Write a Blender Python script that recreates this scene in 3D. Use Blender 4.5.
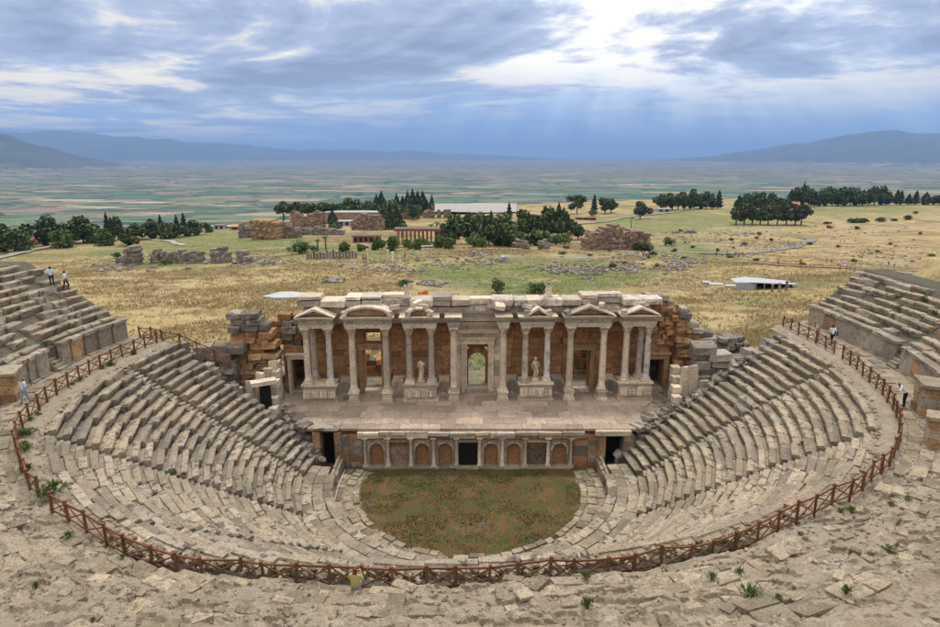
import bpy, math, random
import numpy as np
from mathutils import Matrix, Vector
R = math.radians
for o in list(bpy.data.objects): bpy.data.objects.remove(o)
S = bpy.context.scene
COL = S.collection

# ------------------------------------------------------------------ camera
CAMZ, PITCH, F, CX, CY = 26.5, 14.19, 627.0, 470.0, 313.5     # photograph is 940 x 627
cam = bpy.data.cameras.new('camera'); cam.sensor_width = 36; cam.lens = 36 * F / 940
cam.clip_start = 0.2; cam.clip_end = 120000
co = bpy.data.objects.new('camera', cam); COL.objects.link(co)
co.location = (0, 0, CAMZ); co.rotation_euler = (R(90 - PITCH), 0, 0)
S.camera = co
# ------------------------------------------------------------------ look
S.render.engine = 'CYCLES'
S.view_settings.view_transform = 'Standard'; S.view_settings.look = 'None'
S.view_settings.gamma = 1; S.view_settings.use_curve_mapping = False
S.view_settings.exposure = 0.92
HAZE = 6.2e-5
SUN_AZ, SUN_EL = 16.0, 66.0           # azimuth from +Y towards +X
# ------------------------------------------------------------------ node helper
class NT:
    def __init__(s, tree): s.t = tree; s.n = tree.nodes; s.l = tree.links
    def add(s, typ, ins=None, **kw):
        nd = s.n.new(typ)
        for k, v in kw.items(): setattr(nd, k, v)
        for k, v in (ins or {}).items():
            sock = nd.inputs[k]
            if hasattr(v, 'is_output'): s.l.new(v, sock)
            else: sock.default_value = v
        return nd
    def math(s, op, a, b=0.0, c=0.0, clamp=False):
        nd = s.add('ShaderNodeMath', {0: a, 1: b, 2: c}, operation=op); nd.use_clamp = clamp
        return nd.outputs[0]
    def noise(s, vec, scale, detail=4, rough=.55, dist=0.0):
        return s.add('ShaderNodeTexNoise', {'Vector': vec, 'Scale': scale, 'Detail': detail, 'Roughness': rough, 'Distortion': dist}).outputs['Fac']
    def ramp(s, fac, stops, interp='LINEAR'):
        nd = s.add('ShaderNodeValToRGB', {'Fac': fac}); cr = nd.color_ramp; cr.interpolation = interp
        while len(cr.elements) < len(stops): cr.elements.new(.5)
        for e, (p, c) in zip(cr.elements, stops):
            e.position = p; e.color = (c, c, c, 1) if isinstance(c, (int, float)) else (*c, 1)
        return nd.outputs[0]
    def mix(s, fac, a, b, blend='MIX'):
        nd = s.add('ShaderNodeMix', data_type='RGBA', blend_type=blend)
        for sock, v in ((nd.inputs[0], fac), (nd.inputs[6], a), (nd.inputs[7], b)):
            if hasattr(v, 'is_output'): s.l.new(v, sock)
            elif isinstance(v, tuple): sock.default_value = (*v, 1) if len(v) == 3 else v
            else: sock.default_value = v
        return nd.outputs[2]
    def mapr(s, v, a, b, c=0.0, d=1.0, smooth=True):
        nd = s.add('ShaderNodeMapRange', {'Value': v, 'From Min': a, 'From Max': b, 'To Min': c, 'To Max': d})
        nd.interpolation_type = 'SMOOTHSTEP' if smooth else 'LINEAR'
        return nd.outputs[0]
# ------------------------------------------------------------------ world: broken cloud over a blue sky
W = bpy.data.worlds.new('World'); S.world = W; W.use_nodes = True
t = NT(W.node_tree); t.n.clear()
tc = t.add('ShaderNodeTexCoord').outputs['Generated']
sp = t.add('ShaderNodeSeparateXYZ', {0: tc})
x, y, z = sp.outputs
SEED = 3.7
zc = t.math('ADD', t.math('MAXIMUM', z, 0.0), 0.075)
u = t.math('DIVIDE', x, zc); v = t.math('DIVIDE', y, zc)
pv = t.add('ShaderNodeCombineXYZ', {0: u, 1: v, 2: SEED}).outputs[0]
pv2 = t.add('ShaderNodeCombineXYZ', {0: u, 1: v, 2: SEED + 7.6}).outputs[0]
sky = t.add('ShaderNodeTexSky', sky_type='NISHITA', sun_disc=False)
sky.sun_elevation = R(SUN_EL); sky.sun_rotation = R(SUN_AZ); sky.air_density = 1.3; sky.dust_density = 1.5
blue = t.mix(1.0, sky.outputs[0], (0.10, 0.10, 0.10), 'MULTIPLY')
sd = (math.sin(R(SUN_AZ)) * math.cos(R(22)), math.cos(R(SUN_AZ)) * math.cos(R(22)), math.sin(R(22)))
dot = t.add('ShaderNodeVectorMath', {0: tc, 1: sd}, operation='DOT_PRODUCT').outputs['Value']
glow = t.mapr(dot, .90, .99)
nA = t.noise(pv2, .75, 8, .62, .3)
nB = t.noise(pv, .33, 9, .60, .6)
nC = t.noise(pv, 1.9, 6, .62, .4)
hi = t.mapr(nA, .38, .52)
bright = t.mix(hi, (.24, .35, .56), (.78, .69, .53))
bright = t.mix(t.math('MULTIPLY', glow, .75), bright, (.95, .91, .82))
cm = t.math('SUBTRACT', t.math('ADD', nB, t.math('MULTIPLY', t.math('SUBTRACT', nC, .5), .30)), t.math('MULTIPLY', glow, .10))
dm = t.mapr(cm, .43, .535)
core = t.mapr(cm, .48, .66)
dark = t.mix(core, (.29, .335, .46), (.12, .15, .255))
cl = t.mix(t.math('MULTIPLY', dm, .95), bright, dark)
# blue rain haze low over the far valley, thicker towards the sun
az = t.math('ARCTAN2', x, y)
ang = t.math('ARCTAN2', t.math('SUBTRACT', az, .24), t.math('SUBTRACT', .34, z))
shaft = t.noise(t.add('ShaderNodeCombineXYZ', {0: t.math('MULTIPLY', ang, 6.5), 1: t.math('MULTIPLY', z, .8), 2: 0.0}).outputs[0], 1.0, 3, .55)
el = t.math('ADD', z, t.math('MULTIPLY', t.math('SUBTRACT', nC, .5), .07))
hz = t.math('MULTIPLY', t.mapr(el, .145, .02), t.mapr(az, -.45, .05, .12, 1.0))
hcol = t.mix(t.mapr(shaft, .30, .70), (.10, .215, .45), (.27, .41, .62))
cl = t.mix(t.math('MULTIPLY', hz, .9), cl, hcol)
cl = t.mix(.08, cl, blue)
gain = t.mapr(z, .18, .9, .95, 1.75)      # an overcast sky is brightest overhead
bg = t.add('ShaderNodeBackground', {'Color': cl, 'Strength': gain})
t.add('ShaderNodeOutputWorld', {'Surface': bg.outputs[0]})
# ------------------------------------------------------------------ sun behind thin cloud
sl = bpy.data.lights.new('sun', 'SUN'); sl.energy = 1.15; sl.angle = R(10); sl.color = (1, .95, .87)
so = bpy.data.objects.new('sun', sl); COL.objects.link(so)
so.rotation_euler = Vector((-math.sin(R(SUN_AZ)) * math.cos(R(SUN_EL)), -math.cos(R(SUN_AZ)) * math.cos(R(SUN_EL)), -math.sin(R(SUN_EL)))).to_track_quat('-Z', 'Y').to_euler()
so.location = (0, 30, 80)

# ------------------------------------------------------------------ pixels to directions
CP, SP = math.cos(R(PITCH)), math.sin(R(PITCH))
def ray(px, py):
    a, b = px - CX, py - CY
    return Vector((a, F * CP - b * SP, -(b * CP + F * SP)))
def atZ(px, py, z):
    d = ray(px, py); k = (z - CAMZ) / d.z
    return Vector((d.x * k, d.y * k, z))
def atY(px, py, Y):
    d = ray(px, py); k = Y / d.y
    return Vector((d.x * k, Y, CAMZ + d.z * k))
def pxm(px, py, dist_y):                     # metres per pixel for something at depth Y
    d = ray(px, py); return dist_y / d.y
# ------------------------------------------------------------------ noise
def _h(ix, iy, s):
    n = (ix.astype(np.int64) * 374761393 + iy.astype(np.int64) * 668265263 + s * 974634777) & 0x7fffffff
    n = ((n ^ (n >> 13)) * 1274126177) & 0x7fffffff
    return ((n ^ (n >> 16)) & 0xffff) / 65535.0
def vn(x, y, s=0):
    ix, iy = np.floor(x), np.floor(y); fx, fy = x - ix, y - iy
    fx = fx * fx * (3 - 2 * fx); fy = fy * fy * (3 - 2 * fy)
    a, b, c, d = _h(ix, iy, s), _h(ix + 1, iy, s), _h(ix, iy + 1, s), _h(ix + 1, iy + 1, s)
    return (a + (b - a) * fx) * (1 - fy) + (c + (d - c) * fx) * fy
def fbm(x, y, s=0, o=5, g=.5):
    x = np.asarray(x, float); y = np.asarray(y, float)
    r = np.zeros(np.broadcast(x, y).shape); a = .5; tot = 0
    for i in range(o):
        r = r + a * vn(x * 2 ** i, y * 2 ** i, s + i * 17); tot += a; a *= g
    return r / tot
def sst(v, a, b):
    k = np.clip((np.asarray(v, float) - a) / (b - a), 0, 1); return k * k * (3 - 2 * k)
# ------------------------------------------------------------------ objects
WM = {}
def link(name, data, parent=None, mw=None):
    o = bpy.data.objects.new(name, data); COL.objects.link(o)
    mw = mw or Matrix.Identity(4)
    if parent is not None:
        o.parent = parent; o.matrix_parent_inverse = WM[parent.name].inverted_safe()
    o.matrix_basis = mw; WM[o.name] = mw.copy()
    return o
def tag(o, label=None, cat=None, group=None, kind=None):
    if label: o['label'] = label
    if cat: o['category'] = cat
    if group: o['group'] = group
    if kind: o['kind'] = kind
    return o
def thing(name, loc, label, cat, group=None):
    return tag(link(name, None, None, Matrix.Translation(Vector(loc))), label, cat, group)
def mesh(name, v, f, mats, mi=None, smooth=False):
    m = bpy.data.meshes.new(name)
    m.from_pydata([tuple(p) for p in v], [], [tuple(int(i) for i in q) for q in f])
    for a in (mats if isinstance(mats, (list, tuple)) else [mats]): m.materials.append(a)
    if mi is not None: m.polygons.foreach_set('material_index', np.asarray(mi, np.int32))
    if smooth: m.polygons.foreach_set('use_smooth', np.ones(len(m.polygons), bool))
    m.update(); return m
def gridmesh(name, P, mats, mi=None, smooth=True):   # P: (n, m, 3) array of points
    n, m_ = P.shape[:2]; idx = np.arange(n * m_).reshape(n, m_)
    q = np.stack([idx[:-1, :-1], idx[:-1, 1:], idx[1:, 1:], idx[1:, :-1]], -1).reshape(-1, 4)
    return npmesh(name, P.reshape(-1, 3), q, mats, mi, smooth)
def npmesh(name, v, q, mats, mi=None, smooth=False):
    v = np.asarray(v, np.float32); q = np.asarray(q, np.int32); k = q.shape[1]
    m = bpy.data.meshes.new(name); m.vertices.add(len(v)); m.vertices.foreach_set('co', v.ravel())
    m.loops.add(q.size); m.loops.foreach_set('vertex_index', q.ravel())
    m.polygons.add(len(q)); m.polygons.foreach_set('loop_start', np.arange(len(q), dtype=np.int32) * k)
    m.polygons.foreach_set('loop_total', np.full(len(q), k, np.int32))
    for a in (mats if isinstance(mats, (list, tuple)) else [mats]): m.materials.append(a)
    if mi is not None: m.polygons.foreach_set('material_index', np.asarray(mi, np.int32))
    m.polygons.foreach_set('use_smooth', np.full(len(q), smooth, bool))
    m.update(calc_edges=True); m.validate(); return m
class MB:                                  # collects simple shapes into one mesh
    def __init__(s): s.v = []; s.f = []; s.mi = []
    def put(s, v, f, mi=0):
        b = len(s.v); s.v += [tuple(p) for p in v]; s.f += [tuple(i + b for i in q) for q in f]; s.mi += [mi] * len(f)
    def box(s, c, d, M=None, mi=0, taper=1.0):
        hx, hy, hz = d[0] / 2, d[1] / 2, d[2] / 2; v = []
        for sz in (-1, 1):
            k = taper if sz > 0 else 1
            for sx, sy in ((-1, -1), (1, -1), (1, 1), (-1, 1)):
                p = Vector((sx * hx * k, sy * hy * k, sz * hz))
                if M: p = M @ p
                v.append(p + Vector(c))
        s.put(v, [(3, 2, 1, 0), (4, 5, 6, 7), (0, 1, 5, 4), (1, 2, 6, 5), (2, 3, 7, 6), (3, 0, 4, 7)], mi)
    def prism(s, poly, y0, y1, mi=0):       # polygon in (x, z) pushed along y
        n = len(poly); v = [(a, y0, b) for a, b in poly] + [(a, y1, b) for a, b in poly]
        f = [tuple(range(n)), tuple(range(2 * n - 1, n - 1, -1))] + [(i, i + n, (i + 1) % n + n, (i + 1) % n) for i in range(n)]
        s.put(v, f, mi)
    def lathe(s, prof, c=(0, 0, 0), seg=16, mi=0, a0=0, a1=2 * math.pi, sx=1, sy=1):
        full = abs(a1 - a0 - 2 * math.pi) < 1e-6; n = seg if full else seg + 1; v = []; f = []
        for r, z in prof:
            for i in range(n):
                a = a0 + (a1 - a0) * i / seg
                v.append((c[0] + r * math.cos(a) * sx, c[1] + r * math.sin(a) * sy, c[2] + z))
        for j in range(len(prof) - 1):
            for i in range(seg):
                k = (i + 1) % n
                f.append((j * n + i, j * n + k, (j + 1) * n + k, (j + 1) * n + i))
        if full: f += [tuple(range(n - 1, -1, -1)), tuple((len(prof) - 1) * n + i for i in range(n))]
        s.put(v, f, mi)
    def tube(s, pts, rad, seg=6, mi=0):
        ring = []; v = []; f = []
        for i, p in enumerate(pts):
            p = Vector(p); a = Vector(pts[max(0, i - 1)]); b = Vector(pts[min(len(pts) - 1, i + 1)])
            d = (b - a).normalized(); e = d.cross(Vector((.3, .2, .93))).normalized(); g = d.cross(e)
            r = rad[i] if isinstance(rad, (list, tuple)) else rad
            v += [p + e * (r * math.cos(2 * math.pi * k / seg)) + g * (r * math.sin(2 * math.pi * k / seg)) for k in range(seg)]
        for i in range(len(pts) - 1):
            f += [(i * seg + k, i * seg + (k + 1) % seg, (i + 1) * seg + (k + 1) % seg, (i + 1) * seg + k) for k in range(seg)]
        f += [tuple(range(seg - 1, -1, -1)), tuple((len(pts) - 1) * seg + k for k in range(seg))]
        s.put(v, f, mi)
    def mesh(s, name, mats, smooth=False): return mesh(name, s.v, s.f, mats, s.mi, smooth)
    def build(s, name, mats, parent=None, mw=None, smooth=False):
        return link(name, s.mesh(name, mats, smooth), parent, mw)
# ------------------------------------------------------------------ materials
MAT = {}
def newmat(name, rough=.9):
    m = bpy.data.materials.new(name); m.use_nodes = True; t = NT(m.node_tree); t.n.clear()
    b = t.add('ShaderNodeBsdfPrincipled', {'Roughness': rough, 'Specular IOR Level': .2})
    t.add('ShaderNodeOutputMaterial', {'Surface': b.outputs[0]}); MAT[name] = m
    return m, t, b
def rnd(t):                                 # a random number for each piece, joined or single
    g = t.add('ShaderNodeNewGeometry'); o = t.add('ShaderNodeObjectInfo')
    return t.math('FRACT', t.math('ADD', g.outputs['Random Per Island'], o.outputs['Random'])), g.outputs['Position']
def stone(name, c1, c2, stain=(.06, .055, .05), amt=.5, scale=1.0, rough=.92, tint=.35, moss=None, bump=.5, pale=None):
    m, t, b = newmat(name, rough); r, P = rnd(t)
    big = t.noise(P, .55 * scale, 5, .6, .4); fine = t.noise(P, 6 * scale, 6, .65); mid = t.noise(P, 2.0 * scale, 6, .6, .6)
    c = t.mix(t.mapr(big, .3, .7), c1, c2)
    c = t.mix(1.0, c, t.ramp(t.math('ADD', t.math('MULTIPLY', fine, .7), t.math('MULTIPLY', r, .3)), [(.25, .62), (.75, 1.28)]), 'MULTIPLY')
    c = t.mix(1.0, c, t.ramp(r, [(0, 1 - tint), (.5, 1.0), (1, 1 + tint * .7)]), 'MULTIPLY')
    if pale: c = t.mix(t.math('MULTIPLY', t.mapr(t.noise(P, 1.3 * scale, 4, .6), .55, .7), .6), c, pale)
    st = t.math('MULTIPLY', t.mapr(t.math('ADD', mid, t.math('MULTIPLY', t.math('SUBTRACT', r, .5), .12)), .53, .66), amt)
    c = t.mix(st, c, stain)
    if moss: c = t.mix(t.math('MULTIPLY', t.mapr(t.noise(P, 1.1 * scale, 5, .6), .60, .70), .7), c, moss)
    pit = t.mapr(t.noise(P, 14 * scale, 4, .6), .36, .5)
    c = t.mix(1.0, c, t.ramp(pit, [(0, .55), (1, 1.0)]), 'MULTIPLY')
    h = t.math('ADD', t.math('MULTIPLY', mid, .6), t.math('ADD', t.math('MULTIPLY', fine, .35), t.math('MULTIPLY', pit, .15)))
    bp = t.add('ShaderNodeBump', {'Strength': bump, 'Distance': .08 / scale, 'Height': h})
    t.l.new(bp.outputs[0], b.inputs['Normal']); t.l.new(c, b.inputs['Base Color'])
    return m
stone('seat', (.37, .305, .22), (.28, .232, .168), (.06, .05, .04), .78, 1.0, tint=.14, moss=None, bump=.6, pale=(.40, .35, .275))
stone('seat_warm', (.41, .33, .225), (.315, .25, .17), (.075, .06, .045), .65, 1.0, tint=.10, bump=.6, pale=(.43, .37, .28))
stone('core', (.11, .092, .066), (.08, .072, .045), (.05, .05, .03), .5, 1.5, moss=(.06, .075, .025))
stone('marble', (.72, .60, .45), (.63, .51, .37), (.20, .175, .15), .32, .8, tint=.16, pale=(.56, .50, .42))
stone('marble_grey', (.53, .455, .365), (.44, .37, .29), (.12, .115, .11), .55, .9, tint=.22, pale=(.50, .46, .40))
stone('shaft_blue', (.56, .52, .48), (.56, .47, .37), (.25, .26, .30), .7, .7, tint=.12, pale=(.54, .49, .42))
stone('brown_wall', (.44, .225, .10), (.36, .19, .09), (.07, .055, .045), .42, .8, tint=.16, pale=(.42, .28, .17))
stone('ochre_wall', (.48, .30, .15), (.38, .23, .115), (.09, .07, .05), .45, .8, tint=.18, pale=(.48, .38, .25))
stone('ruin_grey', (.31, .26, .205), (.24, .20, .155), (.065, .06, .055), .65, .8, tint=.32, pale=(.38, .33, .27))
stone('ruin_far', (.33, .225, .15), (.26, .18, .12), (.10, .085, .07), .5, .25, tint=.3, pale=(.37, .29, .22))
stone('rubble', (.36, .29, .195), (.27, .215, .145), (.10, .09, .075), .5, 1.2, tint=.26, pale=(.42, .36, .27), bump=.8)
stone('paving', (.45, .345, .255), (.39, .295, .215), (.27, .195, .14), .4, .7, tint=.13, bump=.25, pale=(.42, .35, .28))
stone('podium_panel', (.40, .33, .24), (.33, .27, .19), (.12, .10, .07), .45, .8, tint=.15, pale=(.50, .44, .34))
stone('white_stone', (.50, .47, .41), (.42, .39, .34), (.35, .33, .30), .3, .6, tint=.12)
def plain(name, col, rough=.8, var=.2, scale=3.0):
    m, t, b = newmat(name, rough); r, P = rnd(t)
    c = t.mix(1.0, (*col,), t.ramp(t.math('ADD', t.math('MULTIPLY', t.noise(P, scale, 4), .7), t.math('MULTIPLY', r, .3)), [(.25, 1 - var), (.75, 1 + var)]), 'MULTIPLY')
    t.l.new(c, b.inputs['Base Color']); return m
plain('wood', (.165, .070, .034), .7, .35, 8)
plain('dark', (.012, .011, .010), .9, .2)  # near-black colour that paints the shade inside openings
plain('metal_roof', (.42, .42, .41), .5, .12, 1)
plain('grey_sheet', (.33, .34, .35), .6, .12, 1)
plain('red_paint', (.24, .075, .055), .8, .25, 1)
plain('red_roof', (.45, .13, .075), .8, .2, 1)
plain('orange_paint', (.55, .20, .07), .8, .2, 1)
plain('bark', (.10, .075, .055), .9, .3, 2)
plain('skin', (.42, .25, .17), .6, .05)
plain('hair', (.02, .015, .012), .6, .1)
plain('hair_red', (.14, .045, .02), .6, .1)
plain('cloth_white', (.72, .72, .74), .8, .06)
plain('cloth_black', (.015, .015, .018), .8, .1)
plain('cloth_blue', (.20, .30, .45), .8, .1)
plain('cloth_lightblue', (.52, .60, .74), .8, .1)
plain('cloth_pink', (.50, .32, .26), .8, .1)
plain('cloth_yellow', (.42, .36, .13), .8, .1)
plain('cloth_red', (.45, .06, .05), .8, .1)
plain('cloth_grey', (.25, .25, .26), .8, .1)
def leaf(name, a, b_, spec=.25):
    m, t, b = newmat(name, .65); r, P = rnd(t)
    big = t.noise(P, .9, 3)
    c = t.mix(t.mapr(t.math('ADD', t.math('MULTIPLY', r, .6), t.math('MULTIPLY', big, .4)), .2, .8), a, b_)
    t.l.new(c, b.inputs['Base Color']); return m
leaf('leaf_dark', (.026, .045, .015), (.115, .15, .052))
leaf('leaf_cypress', (.018, .034, .014), (.07, .10, .038))
leaf('leaf_mid', (.05, .08, .022), (.16, .21, .065))
leaf('leaf_light', (.07, .115, .03), (.15, .20, .06))
leaf('leaf_brown', (.045, .042, .022), (.09, .085, .04))
leaf('weed', (.06, .10, .025), (.16, .20, .06))
leaf('dry_grass', (.29, .215, .095), (.43, .335, .16))
leaf('green_grass', (.07, .105, .025), (.17, .20, .055))
leaf('orch_grass', (.045, .07, .015), (.16, .095, .03))
# ------------------------------------------------------------------ theatre plan
rng = random.Random(7); nr = np.random.default_rng(7)
C0 = Vector((0, 46.5, 0)); ZD = 11.0                    # centre of the curved seating, level of the upper walk
_pf = [-125, -108, -100, -90, -80, -74, -68, -63, -56, -48, -38, -30, -24, -17, -10, -4, 4, 13, 22, 30, 37, 46, 55, 65, 75, 82, 87, 92, 100, 105, 110, 125]
_rf = [26.2, 26.6, 26.9, 27.4, 28.0, 28.5, 28.8, 29.1, 28.9, 28.6, 28.4, 28.0, 27.7, 26.95, 26.5, 26.2, 25.9, 25.9, 26.1, 26.3, 26.7, 27.2, 27.7, 28.2, 28.4, 28.6, 29.0, 29.3, 29.7, 30.3, 31.0, 31.5]
def rf(phi): return np.interp(phi, _pf, _rf)
def pol(phi, r, z=0.0):
    a = R(phi); return Vector((C0.x + r * math.sin(a), C0.y - r * math.cos(a), z))
def topol(p):
    dx, dy = p[0] - C0.x, p[1] - C0.y
    return math.degrees(math.atan2(dx, -dy)), math.hypot(dx, dy)
def polM(phi, r, z, dz=0.0):                              # x tangential, y outwards, z up
    a = R(phi); e = Vector((math.sin(a), -math.cos(a), 0)); tt = Vector((math.cos(a), math.sin(a), 0))
    M = Matrix(((tt.x, e.x, 0, 0), (tt.y, e.y, 0, 0), (0, 0, 1, 0), (0, 0, 0, 1)))
    # tangential x outward = up, so the frame is right handed
    return Matrix.Translation(pol(phi, r, z)) @ M
def jit(rx=0, ry=0, rz=0):
    return Matrix.Rotation(rng.gauss(0, 1) * rx, 4, 'X') @ Matrix.Rotation(rng.gauss(0, 1) * ry, 4, 'Y') @ Matrix.Rotation(rng.gauss(0, 1) * rz, 4, 'Z')
def sc(a, b, c): return Matrix.Diagonal((a, b, c, 1))
# ------------------------------------------------------------------ ground heights
_PD = [0, 60, 100, 130, 160, 200, 250, 300, 400, 500, 800, 2000]
_PZ = [4.5, 4.0, 3.8, 2.8, 1.2, -3, -8, -11, -15.5, -18, -22, -24]
PLAIN = -205.0
def edge(az): return np.interp(az, [-90, -60, -37, -25, -15, -5, 5, 12, 25, 37, 60, 90], [360, 350, 340, 345, 420, 500, 560, 640, 770, 830, 880, 900])
RIDGES = [  # (distance, half width, [(px, py of the crest)], noise seed)
    (11500, 3200, [(-260, 128), (-120, 124), (-30, 128), (0, 130), (25, 137), (55, 148), (85, 157), (130, 166), (300, 176)], 3, 1.0),
    (25000, 5200, [(-400, 128), (-100, 122), (25, 131), (60, 129), (100, 133), (150, 137), (200, 141), (240, 144), (300, 149), (350, 149), (420, 151), (470, 154), (520, 157), (600, 160), (700, 160), (1000, 158), (1300, 150)], 11, .7),
    (19000, 5200, [(420, 176), (560, 168), (640, 162), (700, 157), (760, 149), (800, 142), (850, 133), (885, 128), (910, 130), (940, 134), (1000, 136), (1100, 130), (1300, 140)], 23, .85),
]
def px_az(px): return math.degrees(math.atan2(px - CX, F * CP + 150 * SP))
def mountain(x, y):
    d = np.hypot(x, y); az = np.degrees(np.arctan2(x, y)); z = np.full(np.shape(d), PLAIN)
    z = z + sst(d, 6000, 11000) * (fbm(x / 2600, y / 2600, 5) - .35) * 120
    for D, Wd, cr, sd_, rg in RIDGES:
        azs = [px_az(p) for p, _ in cr]; hs = []
        for p, q in cr:
            v = ray(p, q); hs.append(CAMZ + D * v.z / math.hypot(v.x, v.y))
        H = np.interp(az, azs, hs)
        u = (d - D + (fbm(x / 5000, y / 5000, sd_) - .5) * Wd * .5) / Wd
        e = np.clip(1 - np.abs(u), 0, 1)
        rid = 1 - np.abs(2 * fbm(x / 3200, y / 3200, sd_ + 1, 6, .55) - 1)
        rid2 = 1 - np.abs(2 * fbm(x / 1100, y / 1100, sd_ + 4, 5, .55) - 1)
        body = e ** .8 * (1 - .55 * rg * (1 - rid) * np.sqrt(np.clip(1 - e, 0, 1)) * 2.0 - .16 * (1 - rid2))
        hh = PLAIN + (H - PLAIN + 60 * (rid2 - .75)) * body
        z = np.maximum(z, np.where(e > 0, hh, -9999))
    return z
def plateau(x, y):
    d = np.hypot(x, y); az = np.degrees(np.arctan2(x, y)); De = edge(az)
    z = np.interp(d, _PD, _PZ)
    far = sst(d, 62, 130)
    z = z + far * ((fbm(x / 45, y / 45, 2, 4) - .5) * 2.6 + (fbm(x / 12, y / 12, 8, 4) - .5) * .8)
    # higher ground behind the right-hand seats
    z = z + 10.5 * np.exp(-(((x - 57) / 14) ** 2 + ((y - 67) / 11) ** 2)) + 2.0 * sst(az, 20, 40) * sst(d, 60, 90) * (1 - sst(d, 120, 190))
    k = sst(d, De, De + 1100)
    return z * (1 - k) + PLAIN * k + k * (1 - k) * (fbm(x / 160, y / 160, 31) - .5) * 90
def ground(x, y):
    x = np.asarray(x, float); y = np.asarray(y, float)
    d = np.hypot(x, y); P = np.where(d < 3000, plateau(x, y), mountain(x, y))
    k = sst(d, 2200, 3000); P = np.where(d < 3000, plateau(x, y) * (1 - k) + mountain(x, y) * k, P)
    dx, dy = x - C0.x, y - C0.y; r = np.hypot(dx, dy); phi = np.degrees(np.arctan2(dx, -dy)); f = rf(phi); s = r - f
    q = np.where(r < 11.2, -.4, np.where(s < -.8, .1 + (9.6) * np.clip((r - 12.5) / (f - .8 - 12.5), 0, 1), 10.35))
    fr = 1 - sst(np.abs(phi), 44, 62)
    up = (11.3 + .54 * (s - 3.2)) * (1 - fr) + fr * (10.0 + 1.35 * np.clip(s - 9.5, 0, 30))
    cap = np.where(phi > 0, np.interp(phi, [50, 84, 98, 110], [12.8, 12.8, 14.0, 14.0]), 16.4) * (1 - fr) + 25.0 * fr
    q = np.where(s > 3.2, np.minimum(up, cap), q)
    w = np.where(phi < 0, 1 - sst(-phi, 100.5, 106), 1 - sst(phi, 106.5, 112)) * (1 - sst(s, 24, 60) * sst(np.abs(phi), 55, 80))
    z = P * (1 - w) + q * w
    hole = (np.abs(x) < 19.5) & (y > 38) & (y < 59.3) & (r < 22)
    hole |= (np.abs(x - .8) < 20) & (y > 48.7) & (y < 59.3)
    return np.where(hole & (z > -.4), np.where((np.abs(x) < 13.0) | (y > 53), -.4, np.minimum(z, 0.3 + .44 * np.maximum(r - 13.6, 0) / .66)), z)
def g1(x, y): return float(ground(np.array([x]), np.array([y]))[0])
def onground(px, py, d0=60., d1=4000.):                   # where a pixel's ray meets the ground
    v = ray(px, py); h = math.hypot(v.x, v.y); ds = np.geomspace(d0, d1, 1500)
    X, Y, Z = v.x / h * ds, v.y / h * ds, CAMZ + v.z / h * ds
    g = plateau(X, Y); i = int(np.argmax(Z <= g))
    if i == 0: i = 1499
    return Vector((X[i], Y[i], float(g[i])))
# ------------------------------------------------------------------ ground, plain and mountains: one fan of rings
AZ = np.radians(np.concatenate([np.linspace(-88, -46, 60, endpoint=False), np.linspace(-46, 46, 330, endpoint=False), np.linspace(46, 88, 61)]))
D1 = np.concatenate([np.linspace(2, 17, 10, endpoint=False), np.linspace(17, 66, 130, endpoint=False), np.geomspace(66, 1700, 190)])
D2 = np.geomspace(1700, 9000, 60); D3 = np.concatenate([np.linspace(9000, 33000, 170), np.array([40000, 60000])])
def fan(D):
    a, d = np.meshgrid(AZ, D); x, y = d * np.sin(a), d * np.cos(a); return np.stack([x, y, ground(x, y)], -1)
# colours that belong to the ground itself: green patches, bare soil, paths, pale travertine
GREEN = [(240, 242, 70, 9, .9), (520, 278, 80, 9, .9), (430, 272, 40, 6, .5), (660, 228, 50, 8, .7), (160, 262, 50, 5, .7), (482, 355, 30, 34, 1.2), (200, 246, 55, 10, .8), (300, 250, 60, 8, .9), (560, 266, 70, 9, .9), (480, 276, 60, 10, .6), (600, 275, 50, 8, .7), (690, 216, 60, 7, .6), (850, 208, 90, 8, .6), (110, 255, 40, 6, .5),
         (390, 254, 30, 6, .7), (690, 252, 40, 9, .8), (735, 222, 50, 6, .5), (225, 232, 30, 8, .9), (640, 222, 40, 6, .5), (540, 292, 60, 8, .6), (760, 300, 40, 8, .3), (30, 252, 60, 8, .25)]
BARE = [(680, 246, 60, 4, .5), (740, 232, 60, 3, .45), (900, 228, 60, 3, .4), (560, 258, 90, 3, .6), (440, 285, 30, 5, .5), (330, 262, 40, 3, .4), (650, 254, 50, 3, .6), (900, 272, 40, 10, .8), (240, 264, 40, 3, .5)]
def paint(P):
    x, y, z = P[..., 0], P[..., 1], P[..., 2]; g = np.zeros(x.shape); b = np.zeros(x.shape)
    yy = y * CP - (z - CAMZ) * SP; sx = CX + F * x / np.maximum(yy, 1); sy = CY - F * ((z - CAMZ) * CP + y * SP) / np.maximum(yy, 1)
    # blobs are turned into ground spots through the photograph's own viewpoint
    for (a, lst) in ((g, GREEN), (b, BARE)):
        for px, py, wx, wy, am in lst: a += am * np.exp(-((sx - px) / wx) ** 2 - ((sy - py) / wy) ** 2)
    n = fbm(x / 20, y / 20, 77, 5)
    g = np.clip(g * 2.2 * sst(n, .26, .56), 0, 1); b = np.clip(b * 1.4 * sst(fbm(x / 9, y / 9, 78), .35, .65), 0, 1)
    near = (np.hypot(x, y - 46.5) < 52) & (y < 66); b = np.where(near, np.maximum(b, .35 + .4 * sst(n, .4, .6)), b)
    return g, b
m, t, b_ = newmat('field', .95); P = t.add('ShaderNodeNewGeometry').outputs['Position']
gA = t.add('ShaderNodeAttribute', attribute_name='green').outputs['Fac']; bA = t.add('ShaderNodeAttribute', attribute_name='bare').outputs['Fac']
PS = t.add('ShaderNodeMapping', {'Vector': P, 'Scale': (.55, 1.0, 1.0)}).outputs[0]
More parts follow.
